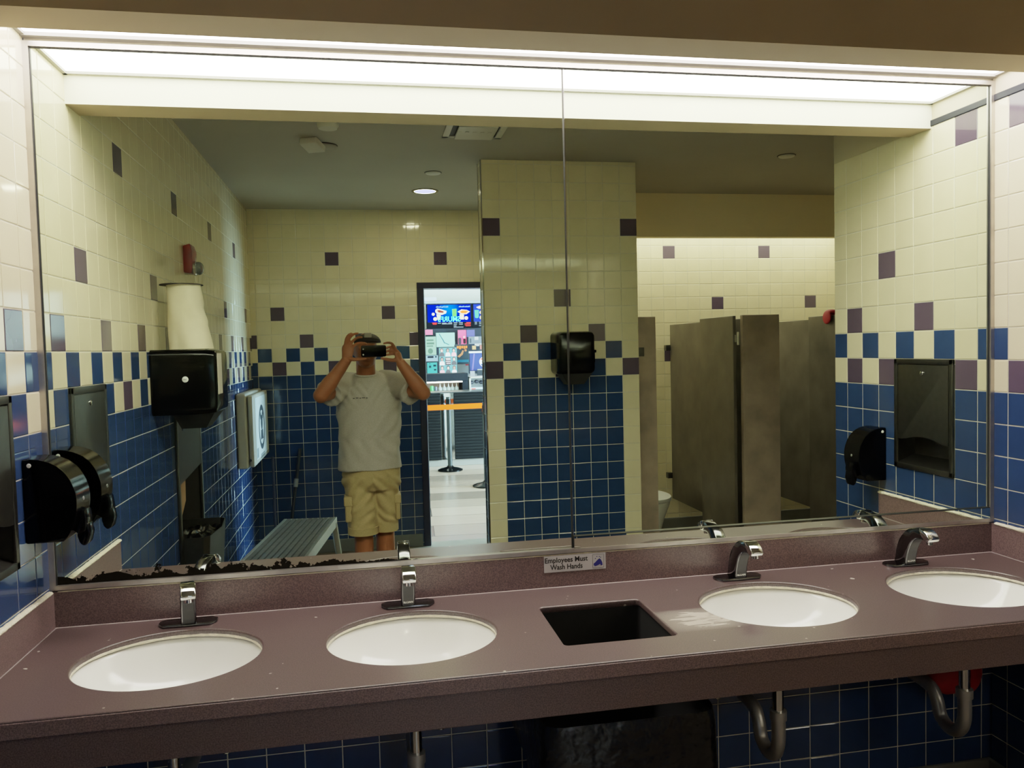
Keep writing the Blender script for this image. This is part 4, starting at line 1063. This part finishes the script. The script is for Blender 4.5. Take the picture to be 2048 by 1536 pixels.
# ------------------------------------------------------------------ lobby beyond the doorway
def plank_mat():
    m = bpy.data.materials.new('plank_floor'); m.use_nodes = True; nt = m.node_tree; p = nt.nodes['Principled BSDF']
    tc = nt.nodes.new('ShaderNodeTexCoord'); mp = nt.nodes.new('ShaderNodeMapping'); mp.inputs['Rotation'].default_value = (0, 0, math.radians(-3)); nt.links.new(tc.outputs['Object'], mp.inputs[0])
    br = nt.nodes.new('ShaderNodeTexBrick'); br.inputs['Scale'].default_value = 1.0; br.inputs['Brick Width'].default_value = 2.4; br.inputs['Row Height'].default_value = .42
    br.inputs['Mortar Size'].default_value = .004; br.inputs['Color1'].default_value = (*lin((168, 140, 122)), 1); br.inputs['Color2'].default_value = (*lin((92, 74, 66)), 1); br.inputs['Mortar'].default_value = (*lin((50, 42, 38)), 1)
    nt.links.new(mp.outputs[0], br.inputs['Vector'])
    n = nt.nodes.new('ShaderNodeTexNoise'); n.inputs['Scale'].default_value = 3; mp2 = nt.nodes.new('ShaderNodeMapping'); mp2.inputs['Scale'].default_value = (1, 14, 1)
    nt.links.new(tc.outputs['Object'], mp2.inputs[0]); nt.links.new(mp2.outputs[0], n.inputs['Vector'])
    mx = nt.nodes.new('ShaderNodeMix'); mx.data_type = 'RGBA'; mx.blend_type = 'MULTIPLY'; mx.inputs[0].default_value = .25
    nt.links.new(br.outputs['Color'], mx.inputs[6]); nt.links.new(n.outputs['Fac'], mx.inputs[7]); nt.links.new(mx.outputs[2], p.inputs['Base Color'])
    p.inputs['Roughness'].default_value = .22
    return m
b = B(); b.box(-3, 7.5, -13.2, -YB-.10, -.08, -.001); struct('floor_lobby', b, plank_mat())
b = B(); b.box(-3, 7.5, -13.3, -13.1, 0, 3.6); struct('wall_lobby', b, M('lobby_wall', (226, 222, 212), .7))
b = B(); b.box(-3, 7.5, -13.2, -YB-.12, 3.5, 3.6); struct('ceiling_lobby', b, WHITEP)
b = B(); b.box(-3, -2.9, -13.2, -YB, 0, 3.6); struct('wall_lobby_left', b, WHITEP)
b = B(); b.box(7.4, 7.5, -13.2, -YB, 0, 3.6); struct('wall_lobby_right', b, WHITEP)
b = B(); b.box(-3, 0, -YB-.12, -YB-.02, 0, 3.6); b.box(0, DX0-.04, -YB-.12, -YB-.015, 0, 3.6); b.box(DX1+.04, 7.5, -YB-.12, -YB-.015, 0, 3.6); b.box(DX0-.04, DX1+.04, -YB-.12, -YB-.015, DZ+.01, 3.6)
struct('wall_lobby_front', b, WHITEP)
# the mirror shows all this; writing below is built to read correctly in the place itself (facing +y, so x runs the other way)
XD, YD = (-1, 0, 0), (0, 0, 1)
YC = -8.70
cc_ = thing('concession_counter', 'dark slatted concession counter across the lobby beyond the doorway', 'counter', (2.2, YC, 0))
SLAT = M('dark_slats', (7, 6, 7), .7, spec=.1)
for x0, x1 in ((.6, 1.905), (2.095, 4.4)):
    b = B(); b.box(x0, x1, YC-.05, YC-.012, .09, 1.03)
    z = .10
    while z < 1.02: b.box(x0, x1, YC-.014, YC, z, z+.032, 0, .004, 1); z += .042
    ob('slat_panel', b, SLAT, cc_)
b = B(); b.box(1.905, 2.095, YC-.06, YC-.03, .09, 1.03); ob('chrome_panel', b, CHROME, cc_, None, 'shiny strip between the slatted panels')
b = B(); b.box(.6, 4.4, YC-.08, YC-.04, 0, .09); ob('kick_plate', b, M('kick', (120, 112, 105), .5), cc_)
b = B(); b.box(.6, 4.4, YC-.50, YC+.01, 1.03, 1.045, 0, .004); ob('worktop', b, M('counter_black', (34, 34, 38), .3), cc_)
b = B(); b.box(.6, 4.4, YC-.50, YC-.06, 0, 1.03); ob('carcass', b, BLACKM, cc_)
BELT = M('orange_belt', (235, 78, 4), .7, spec=.1)
def stanchion(x, y, label, belt):
    t = thing('stanchion', label, 'queue post', (x, y, 0), 'queue barrier posts')
    b = B(); b.lathe((x, y, 0), [(.17, 0), (.17, .015), (.13, .032), (.05, .05), (.034, .07)], 36, caps=True); ob('base', b, BLACKP, t, 40)
    b = B(); b.tube([(x, y, .05), (x, y, 1.0)], .032, 20); ob('post', b, M('post_metal', (22, 24, 26), .32, spec=.35), t, 40)
    b = B(); b.lathe((x, y, .86), [(.036, 0), (.036, .10), (.030, .115), (.0001, .116)], 20); ob('belt_head', b, BLACKP, t, 40)
    if belt:
        b = B(); b.face([(x-1.5, y+.02, .820), (x+1.6, y+.25, .855), (x+1.6, y+.25, .925), (x-1.5, y+.02, .890)]); b.face([(x-1.5, y+.022, .820), (x-1.5, y+.022, .890), (x+1.6, y+.252, .925), (x+1.6, y+.252, .855)]); ob('belt', b, BELT, t, None, 'orange retractable belt')
stanchion(1.977, -8.30, 'black queue post carrying an orange belt in front of the concession counter', True)
stanchion(2.27, -6.93, 'black queue post of which only the base edge shows beside the tiled pier', False)

# back bar behind the counter
bbk = thing('back_bar', 'dark back bar cabinet with a lit display niche behind the concession counter', 'cabinet', (2.0, -9.45, 0))
DKB = M('back_bar_dark', (16, 16, 22), .6, spec=.1)
b = B(); b.box(1.2, 2.385, -9.75, -9.32, 1.17, 1.285, 0, .004); b.box(2.30, 2.385, -9.75, -9.32, .9, 1.17); b.box(1.2, 2.385, -9.75, -9.70, .9, 1.17); b.box(1.2, 2.385, -9.75, -9.32, 0, 1.0); ob('frame', b, DKB, bbk)
b = B(); b.box(1.2, 2.30, -9.34, -9.33, 1.150, 1.172); ob('light_strip', b, emitter('niche_strip', (1, 1, .95), 4), bbk)
b = B(); b.box(1.25, 2.29, -9.699, -9.695, 1.0, 1.17); ob('back_panel', b, M('niche_back', (150, 120, 110), .5), bbk)
CLR = M('clear_plastic', (190, 205, 205), .15, trans=.3)
def bottle(x, label):
    t = thing('squeeze_bottle', label, 'bottle', (x, -9.45, 1.002), 'bottles in the lit niche')
    b = B(); b.lathe((x, -9.45, 1.002), [(.001, 0), (.028, 0), (.03, .01), (.03, .07), (.012, .085)], 18); ob('body', b, CLR, t, 50)
    b = B(); b.lathe((x, -9.45, 1.085), [(.012, 0), (.010, .012), (.003, .05), (.001, .05)], 12); ob('nozzle', b, WHITEPL, t, 50)
    return t
BO = [(1.976, 'first clear squeeze bottle in the lit niche, next to the dark jar'), (2.040, 'second clear squeeze bottle in the lit niche'), (2.103, 'middle clear squeeze bottle in the lit niche, above the chrome strip'), (2.161, 'fourth clear squeeze bottle in the lit niche'), (2.225, 'last clear squeeze bottle in the lit niche, by its dark side')]
p0 = bottle(*BO[0])
for x, l in BO[1:]: dup(p0, (x, -9.45, 1.002), l)
b = B(); b.lathe((1.85, -9.40, 1.002), [(.001, 0), (.027, 0), (.027, .09), (.020, .105), (.001, .105)], 18); tag(ob('can', b, M('green_can', (60, 170, 80), .4), None, 50), 'small green can at the end of the lit niche', 'can')
b = B(); b.lathe((1.905, -9.42, 1.002), [(.001, 0), (.03, 0), (.03, .08), (.028, .09), (.001, .09)], 18); tag(ob('jar', b, M('dark_jar', (60, 60, 80), .3), None, 50), 'dark jar with pale lid beside the green can', 'jar')
gc = thing('glass_case', 'glass fronted food case at the end of the back bar, below the blue drink sign', 'display case', (2.62, -9.5, 0))
b = B(); 
for (x0, x1, z0, z1) in ((2.40, 2.92, 1.20, 1.225), (2.40, 2.425, .95, 1.225), (2.90, 2.92, .95, 1.225), (2.40, 2.92, .0, .98)): b.box(x0, x1, -9.75, -9.33, z0, z1, 0, .003)
ob('frame', b, ALU, gc)
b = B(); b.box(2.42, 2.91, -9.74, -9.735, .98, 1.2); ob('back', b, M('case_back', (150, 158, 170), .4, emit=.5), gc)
b = B(); b.box(2.43, 2.90, -9.36, -9.355, 1.0, 1.065); ob('label_card', b, M('case_label', (190, 215, 230), .5, emit=.4), gc)  # back, card and tag have brightness painted in as glow; none is a lamp
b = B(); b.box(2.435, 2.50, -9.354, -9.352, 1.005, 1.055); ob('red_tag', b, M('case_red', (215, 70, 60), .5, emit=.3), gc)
b = B(); 
for i in range(6): b.ball((2.47+.075*i, -9.6, 1.13+.012*(i % 2)), (.035, .05, .03), 12)
ob('food', b, M('food_dark', (54, 48, 60), .5), gc, 50)

# menu screens
def screen(name, x0, x1, z0, z1, y, label):
    t = thing(name, label, 'screen', ((x0+x1)/2, y, z0), 'menu screens over the concession bar')
    b = B(); b.box(x0-.025, x1+.025, y-.06, y, z0-.02, z1+.015, 0, .004); ob('bezel', b, M('bezel_black', (8, 8, 14), .6, spec=.05), t)
    return t
EM = lambda n, c, s=1.0: M(n, tuple(v*.25+1.1 for v in c), .5, spec=.1, emit=s, ecol=c)
def menu_blue():
    m = bpy.data.materials.new('menu_blue'); m.use_nodes = True; nt = m.node_tree; nt.nodes.remove(nt.nodes['Principled BSDF'])
    e = nt.nodes.new('ShaderNodeEmission'); e.inputs['Strength'].default_value = 1.15
    tc = nt.nodes.new('ShaderNodeTexCoord'); g = nt.nodes.new('ShaderNodeTexGradient'); g.gradient_type = 'SPHERICAL'
    mp = nt.nodes.new('ShaderNodeMapping'); mp.vector_type = 'POINT'; mp.inputs['Location'].default_value = (-2.47*5, 12.5*5, -2.40*5); mp.inputs['Scale'].default_value = (5, 5, 5)
    nt.links.new(tc.outputs['Object'], mp.inputs[0]); nt.links.new(mp.outputs[0], g.inputs[0])
    cr = nt.nodes.new('ShaderNodeValToRGB'); cr.color_ramp.elements[0].color = (*(untone(v) for v in lin((6, 48, 225))), 1); cr.color_ramp.elements[1].color = (*(untone(v) for v in lin((10, 170, 245))), 1)
    nt.links.new(g.outputs['Fac'], cr.inputs[0]); nt.links.new(cr.outputs[0], e.inputs['Color']); nt.links.new(e.outputs[0], nt.nodes['Material Output'].inputs['Surface'])
    return m
YM = -12.5
ms = screen('menu_screen', 2.066, 2.878, 2.010, 2.478, YM, 'bright blue menu screen with SMURFS lettering above the concession bar')
o0 = (0, YM+.001, 0)
def q(b, x0, x1, z0, z1, t=.001, mi=0, y=YM): b.box(x0, x1, y, y+t, z0, z1, mi)
b = B(); q(b, 2.066, 2.872, 2.155, 2.478); ob('picture', b, menu_blue(), ms, None, 'blue glowing picture')
b = text_bm('SMURFS', .135, (2.466, YM+.003, 2.205), XD, YD, .002, .0009, width=.42); ob('lettering', b, EM('cyan_glow', (150, 250, 250), 1.2), ms)
def fl(b, pts, t=.002, y=YM+.001): flat(b, [(-u, v) for u, v in pts][::1], (0, y, 0), XD, YD, t)
WG = EM('white_glow', (240, 240, 235), 1.05)
b = B(); fl(b, [(2.215, 2.385), (2.25, 2.41), (2.33, 2.39), (2.42, 2.36), (2.41, 2.32), (2.33, 2.29), (2.24, 2.31), (2.21, 2.35)]); fl(b, [(2.23, 2.30), (2.31, 2.29), (2.30, 2.20), (2.25, 2.20)])
fl(b, circ(2.205, 2.215, .034, 20)); fl(b, circ(2.17, 2.305, .026, 18)); fl(b, circ(2.79, 2.225, .032, 20)); fl(b, [(2.63, 2.345), (2.70, 2.385), (2.80, 2.375), (2.86, 2.345), (2.80, 2.30), (2.70, 2.295)]); fl(b, [(2.665, 2.30), (2.745, 2.29), (2.745, 2.20), (2.675, 2.20)])
ob('food_cutout', b, WG, ms)
b = B(); fl(b, [(2.24, 2.37), (2.28, 2.385), (2.37, 2.355), (2.36, 2.325), (2.27, 2.335)], .003); ob('hot_dog', b, EM('red_food', (190, 50, 40), .8), ms)
b = B(); fl(b, [(2.665, 2.345), (2.72, 2.37), (2.80, 2.365), (2.835, 2.345), (2.78, 2.31), (2.70, 2.315)], .003); ob('nachos', b, EM('yellow_food', (250, 185, 50), 1.0), ms)
b = B(); fl(b, [(2.525, 2.395), (2.61, 2.40), (2.605, 2.26), (2.53, 2.25)], .002); ob('drink_cup', b, EM('green_cup', (150, 235, 140), 1.0), ms)
b = text_bm('Hot Dog Bundle', .034, (2.34, YM+.002, 2.440), XD, YD, .001, .001); ob('lettering', b, EM('pale_blue_glow', (190, 225, 250), 1.0), ms)
b = text_bm('Nachos Bundle', .034, (2.76, YM+.002, 2.440), XD, YD, .001, .001); ob('lettering', b, EM('pale_blue_glow2', (190, 225, 250), 1.0), ms)
b = B()
for (x0, x1, z) in ((2.15, 2.23, 2.135), (2.16, 2.23, 2.115), (2.79, 2.87, 2.13), (2.76, 2.87, 2.105), (2.77, 2.87, 2.075)): q(b, x0, x1, z, z+.012)
ob('price_line', b, EM('red_glow', (250, 90, 90), .9), ms)
b = B()
for (x0, x1, z) in ((2.25, 2.31, 2.13), (2.33, 2.41, 2.13), (2.33, 2.52, 2.115), (2.45, 2.52, 2.135), (2.55, 2.62, 2.135), (2.55, 2.61, 2.105), (2.55, 2.60, 2.075), (2.65, 2.72, 2.135), (2.65, 2.72, 2.105), (2.55, 2.73, 2.05)): q(b, x0, x1, z, z+.012)
ob('price_line', b, EM('pale_glow', (190, 205, 220), .9), ms)
ms2 = screen('menu_screen', 2.932, 3.60, 2.010, 2.478, YM, 'blue menu screen half hidden behind the tiled pier')
b = B(); q(b, 2.932, 3.595, 2.155, 2.478); ob('picture', b, EM('menu_blue_flat', (10, 56, 232), 1.1), ms2)
b = B(); fl(b, [(2.985, 2.425), (3.05, 2.45), (3.14, 2.445), (3.2, 2.42), (3.10, 2.395), (3.02, 2.40)]); fl(b, circ(3.08, 2.23, .035, 18)); fl(b, circ(3.07, 2.325, .026, 18)); ob('food_cutout', b, WG, ms2)
b = B(); fl(b, [(2.95, 2.37), (3.03, 2.37), (3.025, 2.235), (3.005, 2.222), (2.97, 2.222), (2.955, 2.235)], .002); ob('drink_cup', b, EM('cyan_cup', (130, 230, 215), 1.0), ms2)
b = B()
for (x0, x1, z) in ((2.95, 2.99, 2.135), (2.95, 2.99, 2.105), (3.03, 3.08, 2.135), (3.03, 3.08, 2.105), (3.03, 3.07, 2.07)): q(b, x0, x1, z, z+.012)
ob('price_line', b, EM('pale_glow2', (190, 205, 220), .9), ms2)
b = B(); b.box(1.6, 4.0, -12.62, -12.42, 2.50, 2.545, 0, .003); tag(ob('shelf', b, M('ledge_grey', (150, 160, 175), .5)), 'grey ledge running along the top of the menu screens', 'shelf')
b = B(); b.box(1.85, 2.235, -12.75, -12.45, 2.546, 2.62, 0, .004); tag(ob('box', b, M('ledge_box', (196, 200, 220), .5)), 'pale box on the grey ledge above the menu screens', 'box')
# back-of-bar wall with signs
b = B(); b.box(1.0, 4.5, -12.45, -12.35, 0, 2.03); struct('wall_bar', b, M('bar_wall', (34, 36, 46), .6, spec=.1))
def sign(name, x0, x1, z0, z1, y, label, cat, rgb, e=.55, parts=()):
    t = thing(name, label, cat, ((x0+x1)/2, y, z0))
    b = B(); b.box(x0, x1, y-.02, y, z0, z1, 0, .002); ob('sheet', b, M(name+'_m', tuple(v*.62 for v in rgb), .6, spec=.2, emit=e, ecol=rgb), t)  # sheets and boxes glow by themselves, painted-in brightness instead of lobby light
    if cat in ('poster', 'board', 'card'):
        b = B(); w_ = .008
        for (p0, p1, q0, q1) in ((x0-w_, x1+w_, z1, z1+w_), (x0-w_, x1+w_, z0-w_, z0), (x0-w_, x0, z0, z1), (x1, x1+w_, z0, z1)): b.box(p0, p1, y-.022, y+.001, q0, q1)
        ob('frame', b, BLACKM, t)
    for pn, col, shp in parts:
        b = B()
        for s in shp: 
            if len(s) == 4 and not isinstance(s[0], tuple): b.box(s[0], s[1], y, y+.003, s[2], s[3])
            else: flat(b, [(-u, v) for u, v in s], (0, y, 0), XD, YD, .003)
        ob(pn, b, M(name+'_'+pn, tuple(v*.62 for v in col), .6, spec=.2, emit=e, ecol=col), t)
    return t
sign('pink_board', 1.95, 2.106, 1.915, 2.005, -12.0, 'plain pink board under the end of the blue menu screen', 'board', (240, 130, 190))
sign('menu_sheet', 1.93, 2.154, 1.55, 1.878, -11.9, 'pale green printed menu sheet below the pink board', 'poster', (176, 214, 190), .55,
     [('print', (104, 134, 110), [(1.985, 2.11, 1.80, 1.83), (1.985, 2.12, 1.74, 1.775), (1.985, 2.10, 1.70, 1.72), circ(2.05, 1.62, .045, 14, .05)])])
sign('map_sheet', 2.172, 2.509, 1.69, 1.945, -12.05, 'pale aqua sheet with dark branching lines like a map', 'poster', (190, 232, 226), .6,
     [('line_drawing', (70, 110, 140), [[(2.22, 1.93), (2.235, 1.93), (2.30, 1.82), (2.285, 1.815)], [(2.285, 1.82), (2.30, 1.825), (2.33, 1.76), (2.315, 1.75)], [(2.32, 1.76), (2.33, 1.77), (2.41, 1.73), (2.40, 1.72)]])])
sign('pink_poster', 2.576, 2.729, 1.73, 1.99, -12.1, 'hot pink poster with dark arched shapes under the menu screen', 'poster', (240, 110, 180), .55,
     [('print', (70, 50, 66), [rrect(2.58, 2.635, 1.73, 1.85, .02, 3), rrect(2.67, 2.72, 1.74, 1.83, .015, 3)]), ('star', (250, 220, 235), [circ(2.69, 1.86, .022, 10)])])
sign('purple_poster', 2.735, 2.885, 1.86, 1.99, -12.1, 'plain violet poster next to the hot pink one', 'poster', (110, 100, 200), .55)
sign('grey_machine', 2.75, 3.05, 1.73, 1.865, -11.95, 'grey counter machine below the violet poster', 'machine', (150, 154, 172), .35, [('panel', (225, 228, 232), [(2.86, 2.93, 1.80, 1.86), (2.86, 3.05, 1.69, 1.735)]), ('vent', (84, 88, 100), [(2.77, 2.80, 1.75, 1.83)])])
sign('offer_card', 1.93, 2.136, 1.443, 1.543, -11.4, 'pale blue offer card with a dark title block', 'card', (190, 216, 232), .55, [('title', (40, 46, 60), [(1.955, 2.06, 1.50, 1.535)]), ('blot', (60, 90, 110), [circ(2.10, 1.52, .018, 10)])])
sign('aqua_card', 1.945, 2.116, 1.22, 1.421, -11.4, 'aqua information card with dark square symbols, lowest of the cards', 'card', (90, 210, 214), .6, [('symbol', (24, 60, 80), [(1.975, 2.015, 1.33, 1.37), (2.05, 2.10, 1.35, 1.385), (2.06, 2.10, 1.28, 1.31), (1.98, 2.0, 1.395, 1.41)])])
pp = sign('people_poster', 2.075, 2.36, 1.195, 1.668, -10.5, 'turquoise poster made of nine small portraits standing on the back bar', 'poster', (120, 190, 204), .5)
for i in range(3):
    for j in range(3):
        if (i, j) == (1, 1): continue
        cx, cz = 2.118+.098*i, 1.29+.142*j
        b = B(); flat(b, [(-u, v) for u, v in circ(cx, cz+.055, .028, 14, .036)], (0, -10.499, 0), XD, YD, .002); ob('hair', b, M('hair_%d%d' % (i, j), [(64, 36, 30), (40, 30, 34), (90, 50, 40)][(i+j) % 3], .6, emit=.3), pp)  # portraits also get a painted-in glow of their own
        b = B(); flat(b, [(-u, v) for u, v in circ(cx, cz+.048, .017, 12, .024)], (0, -10.497, 0), XD, YD, .002); ob('face', b, M('face_%d%d' % (i, j), [(214, 160, 140), (170, 120, 104), (226, 180, 160)][(i*2+j) % 3], .6, emit=.35), pp)
        b = B(); flat(b, [(-u, v) for u, v in [(cx-.042, cz-.045), (cx+.042, cz-.045), (cx+.036, cz+.005), (cx+.014, cz+.02), (cx-.014, cz+.02), (cx-.036, cz+.005)]], (0, -10.498, 0), XD, YD, .002); ob('shoulders', b, M('top_%d%d' % (i, j), [(236, 150, 170), (60, 44, 50), (232, 214, 214)][(i+j*2) % 3], .6, emit=.35), pp)
b = B(); b.box(2.172, 2.262, -10.499, -10.496, 1.385, 1.515); ob('title_block', b, M('title_dark', (54, 26, 34), .5, emit=.3), pp)
b = B(); 
for z, x0 in ((1.49, 2.18), (1.47, 2.185), (1.44, 2.18), (1.41, 2.19)): b.box(x0, 2.255, -10.496, -10.494, z, z+.010)
ob('title_line', b, M('title_pale', (230, 200, 200), .5, emit=.4), pp)
op = sign('snack_poster', 2.39, 2.62, 1.395, 1.712, -11.0, 'dark poster with orange lettering and a snack picture', 'poster', (38, 52, 66), .35,
     [('lettering', (245, 160, 50), [(2.425, 2.455, 1.655, 1.695), (2.462, 2.492, 1.64, 1.695), (2.499, 2.53, 1.655, 1.695), (2.538, 2.565, 1.645, 1.695), (2.572, 2.60, 1.655, 1.695)]),
      ('snack', (226, 150, 90), [[(2.43, 1.52), (2.46, 1.50), (2.52, 1.55), (2.54, 1.61), (2.52, 1.625), (2.49, 1.57)], circ(2.57, 1.62, .02, 10)]), ('band', (20, 110, 150), [(2.39, 2.62, 1.42, 1.46)])])
sign('steel_box', 2.40, 2.60, 1.182, 1.385, -10.9, 'brushed grey box below the dark snack poster', 'box', (140, 146, 152), .25, [('badge', (190, 20, 40), [(2.55, 2.60, 1.365, 1.385)])])
ps = sign('drink_sign', 2.575, 2.98, 1.285, 1.57, -10.5, 'blue soft drink sign with a red white and blue globe logo', 'sign', (58, 66, 170), .6, [('streak', (130, 110, 220), [[(2.60, 1.29), (2.625, 1.29), (2.66, 1.56), (2.635, 1.56)]])])
gx, gz, gr = 2.815, 1.425, .085
b = B(); flat(b, [(-u, v) for u, v in circ(gx, gz, gr, 32)], (0, -10.499, 0), XD, YD, .003); ob('globe', b, M('globe_white', (240, 240, 240), .4, emit=.7), ps)
b = B(); flat(b, [(-u, v) for u, v in [(gx+gr*.93*math.cos(a), gz+gr*.93*math.sin(a)) for a in [math.radians(25+130*i/16) for i in range(17)]]], (0, -10.495, 0), XD, YD, .002); ob('globe_red', b, M('globe_red', (220, 30, 50), .4, emit=.6), ps)
b = B(); flat(b, [(-u, v) for u, v in [(gx+gr*.93*math.cos(a), gz+gr*.93*math.sin(a)) for a in [math.radians(205+130*i/16) for i in range(17)]]], (0, -10.495, 0), XD, YD, .002); ob('globe_blue', b, M('globe_blue', (20, 60, 170), .4, emit=.6), ps)
b = text_bm('PEPSI', .042, (gx, -10.494, gz), XD, YD, .001, .0012); ob('lettering', b, M('globe_ink', (20, 24, 40), .5), ps)
b = B(); b.box(2.56, 3.0, -10.52, -10.46, 1.572, 1.60, 0, .003); ob('top_rail', b, M('rail_white', (232, 236, 236), .4, emit=.4), ps)
sign('black_machine', 2.675, 2.90, 1.20, 1.305, -10.4, 'black drink machine below the globe logo sign', 'machine', (40, 42, 54), .1, [('spout_panel', (225, 226, 230), [(2.68, 2.90, 1.295, 1.31)])])
sign('white_box', 2.56, 2.635, 1.19, 1.28, -10.4, 'small pale box beside the black drink machine', 'box', (196, 196, 208), .4)
sign('orange_card', 2.66, 2.72, 1.63, 1.69, -10.8, 'small yellow card above the blue drink sign', 'card', (232, 200, 120), .5)
sign('red_card', 2.79, 2.96, 1.63, 1.70, -10.8, 'pinkish red card above the blue drink sign', 'card', (220, 130, 120), .5)
b = B(); b.box(1.3, 3.2, -12.3, -9.8, 1.08, 1.18); b.box(1.3, 3.2, -12.3, -9.8, 0, 1.08); tag(ob('service_bench', b, M('bench_grey', (120, 122, 130), .5)), 'grey service bench behind the back bar carrying the signs and machines', 'bench')

# ------------------------------------------------------------------ world, camera, render look
w = bpy.data.worlds.new('World'); sc.world = w; w.use_nodes = True
w.node_tree.nodes['Background'].inputs[0].default_value = (.5, .5, .55, 1); w.node_tree.nodes['Background'].inputs[1].default_value = .05
cam = bpy.data.cameras.new('Camera'); co = bpy.data.objects.new('Camera', cam); COL.objects.link(co)
yaw, pit, rol, fpx = 0.1825, -0.0452, -0.0251, 1588.34
cy_, sy_ = math.cos(yaw), math.sin(yaw); cp_, sp__ = math.cos(pit), math.sin(pit); cr_, sr_ = math.cos(rol), math.sin(rol)
fw = Vector((sy_*cp_, cy_*cp_, sp__)); rt = Vector((cy_, -sy_, 0)); up = rt.cross(fw)
r2 = rt*cr_+up*sr_; u2 = up*cr_-rt*sr_
co.matrix_world = Matrix.Translation((.8843, -2.3928, 1.6374)) @ Matrix(((r2.x, u2.x, -fw.x), (r2.y, u2.y, -fw.y), (r2.z, u2.z, -fw.z))).to_4x4()
cam.sensor_fit = 'HORIZONTAL'; cam.sensor_width = 36; cam.lens = 36*fpx/2048; cam.clip_start = .005; cam.clip_end = 60
sc.camera = co
sc.view_settings.view_transform = 'Standard'; sc.view_settings.look = 'None'; sc.view_settings.exposure = 0.0; sc.view_settings.gamma = 1.0
sc.view_settings.use_curve_mapping = True
cm = sc.view_settings.curve_mapping; cm.white_level = (TW, TW, TW)
cv = cm.curves[3]
xs = [0, .004, .01, .02, .035, .055, .085, .125, .18, .26, .38, .55, .8, 1.2, 2.0, 3.2, 6.0]
for i, x in enumerate(xs):
    if i == 0: cv.points[0].location = (0, 0)
    elif i == len(xs)-1: cv.points[len(cv.points)-1].location = (1, tone(x))
    else: cv.points.new(x/TW, tone(x))
cm.update()
sc.cycles.max_bounces = 10; sc.cycles.diffuse_bounces = 5; sc.cycles.glossy_bounces = 6; sc.cycles.transmission_bounces = 6
sc.cycles.sample_clamp_indirect = 6; sc.cycles.blur_glossy = .5
sc.cycles.use_denoising = True
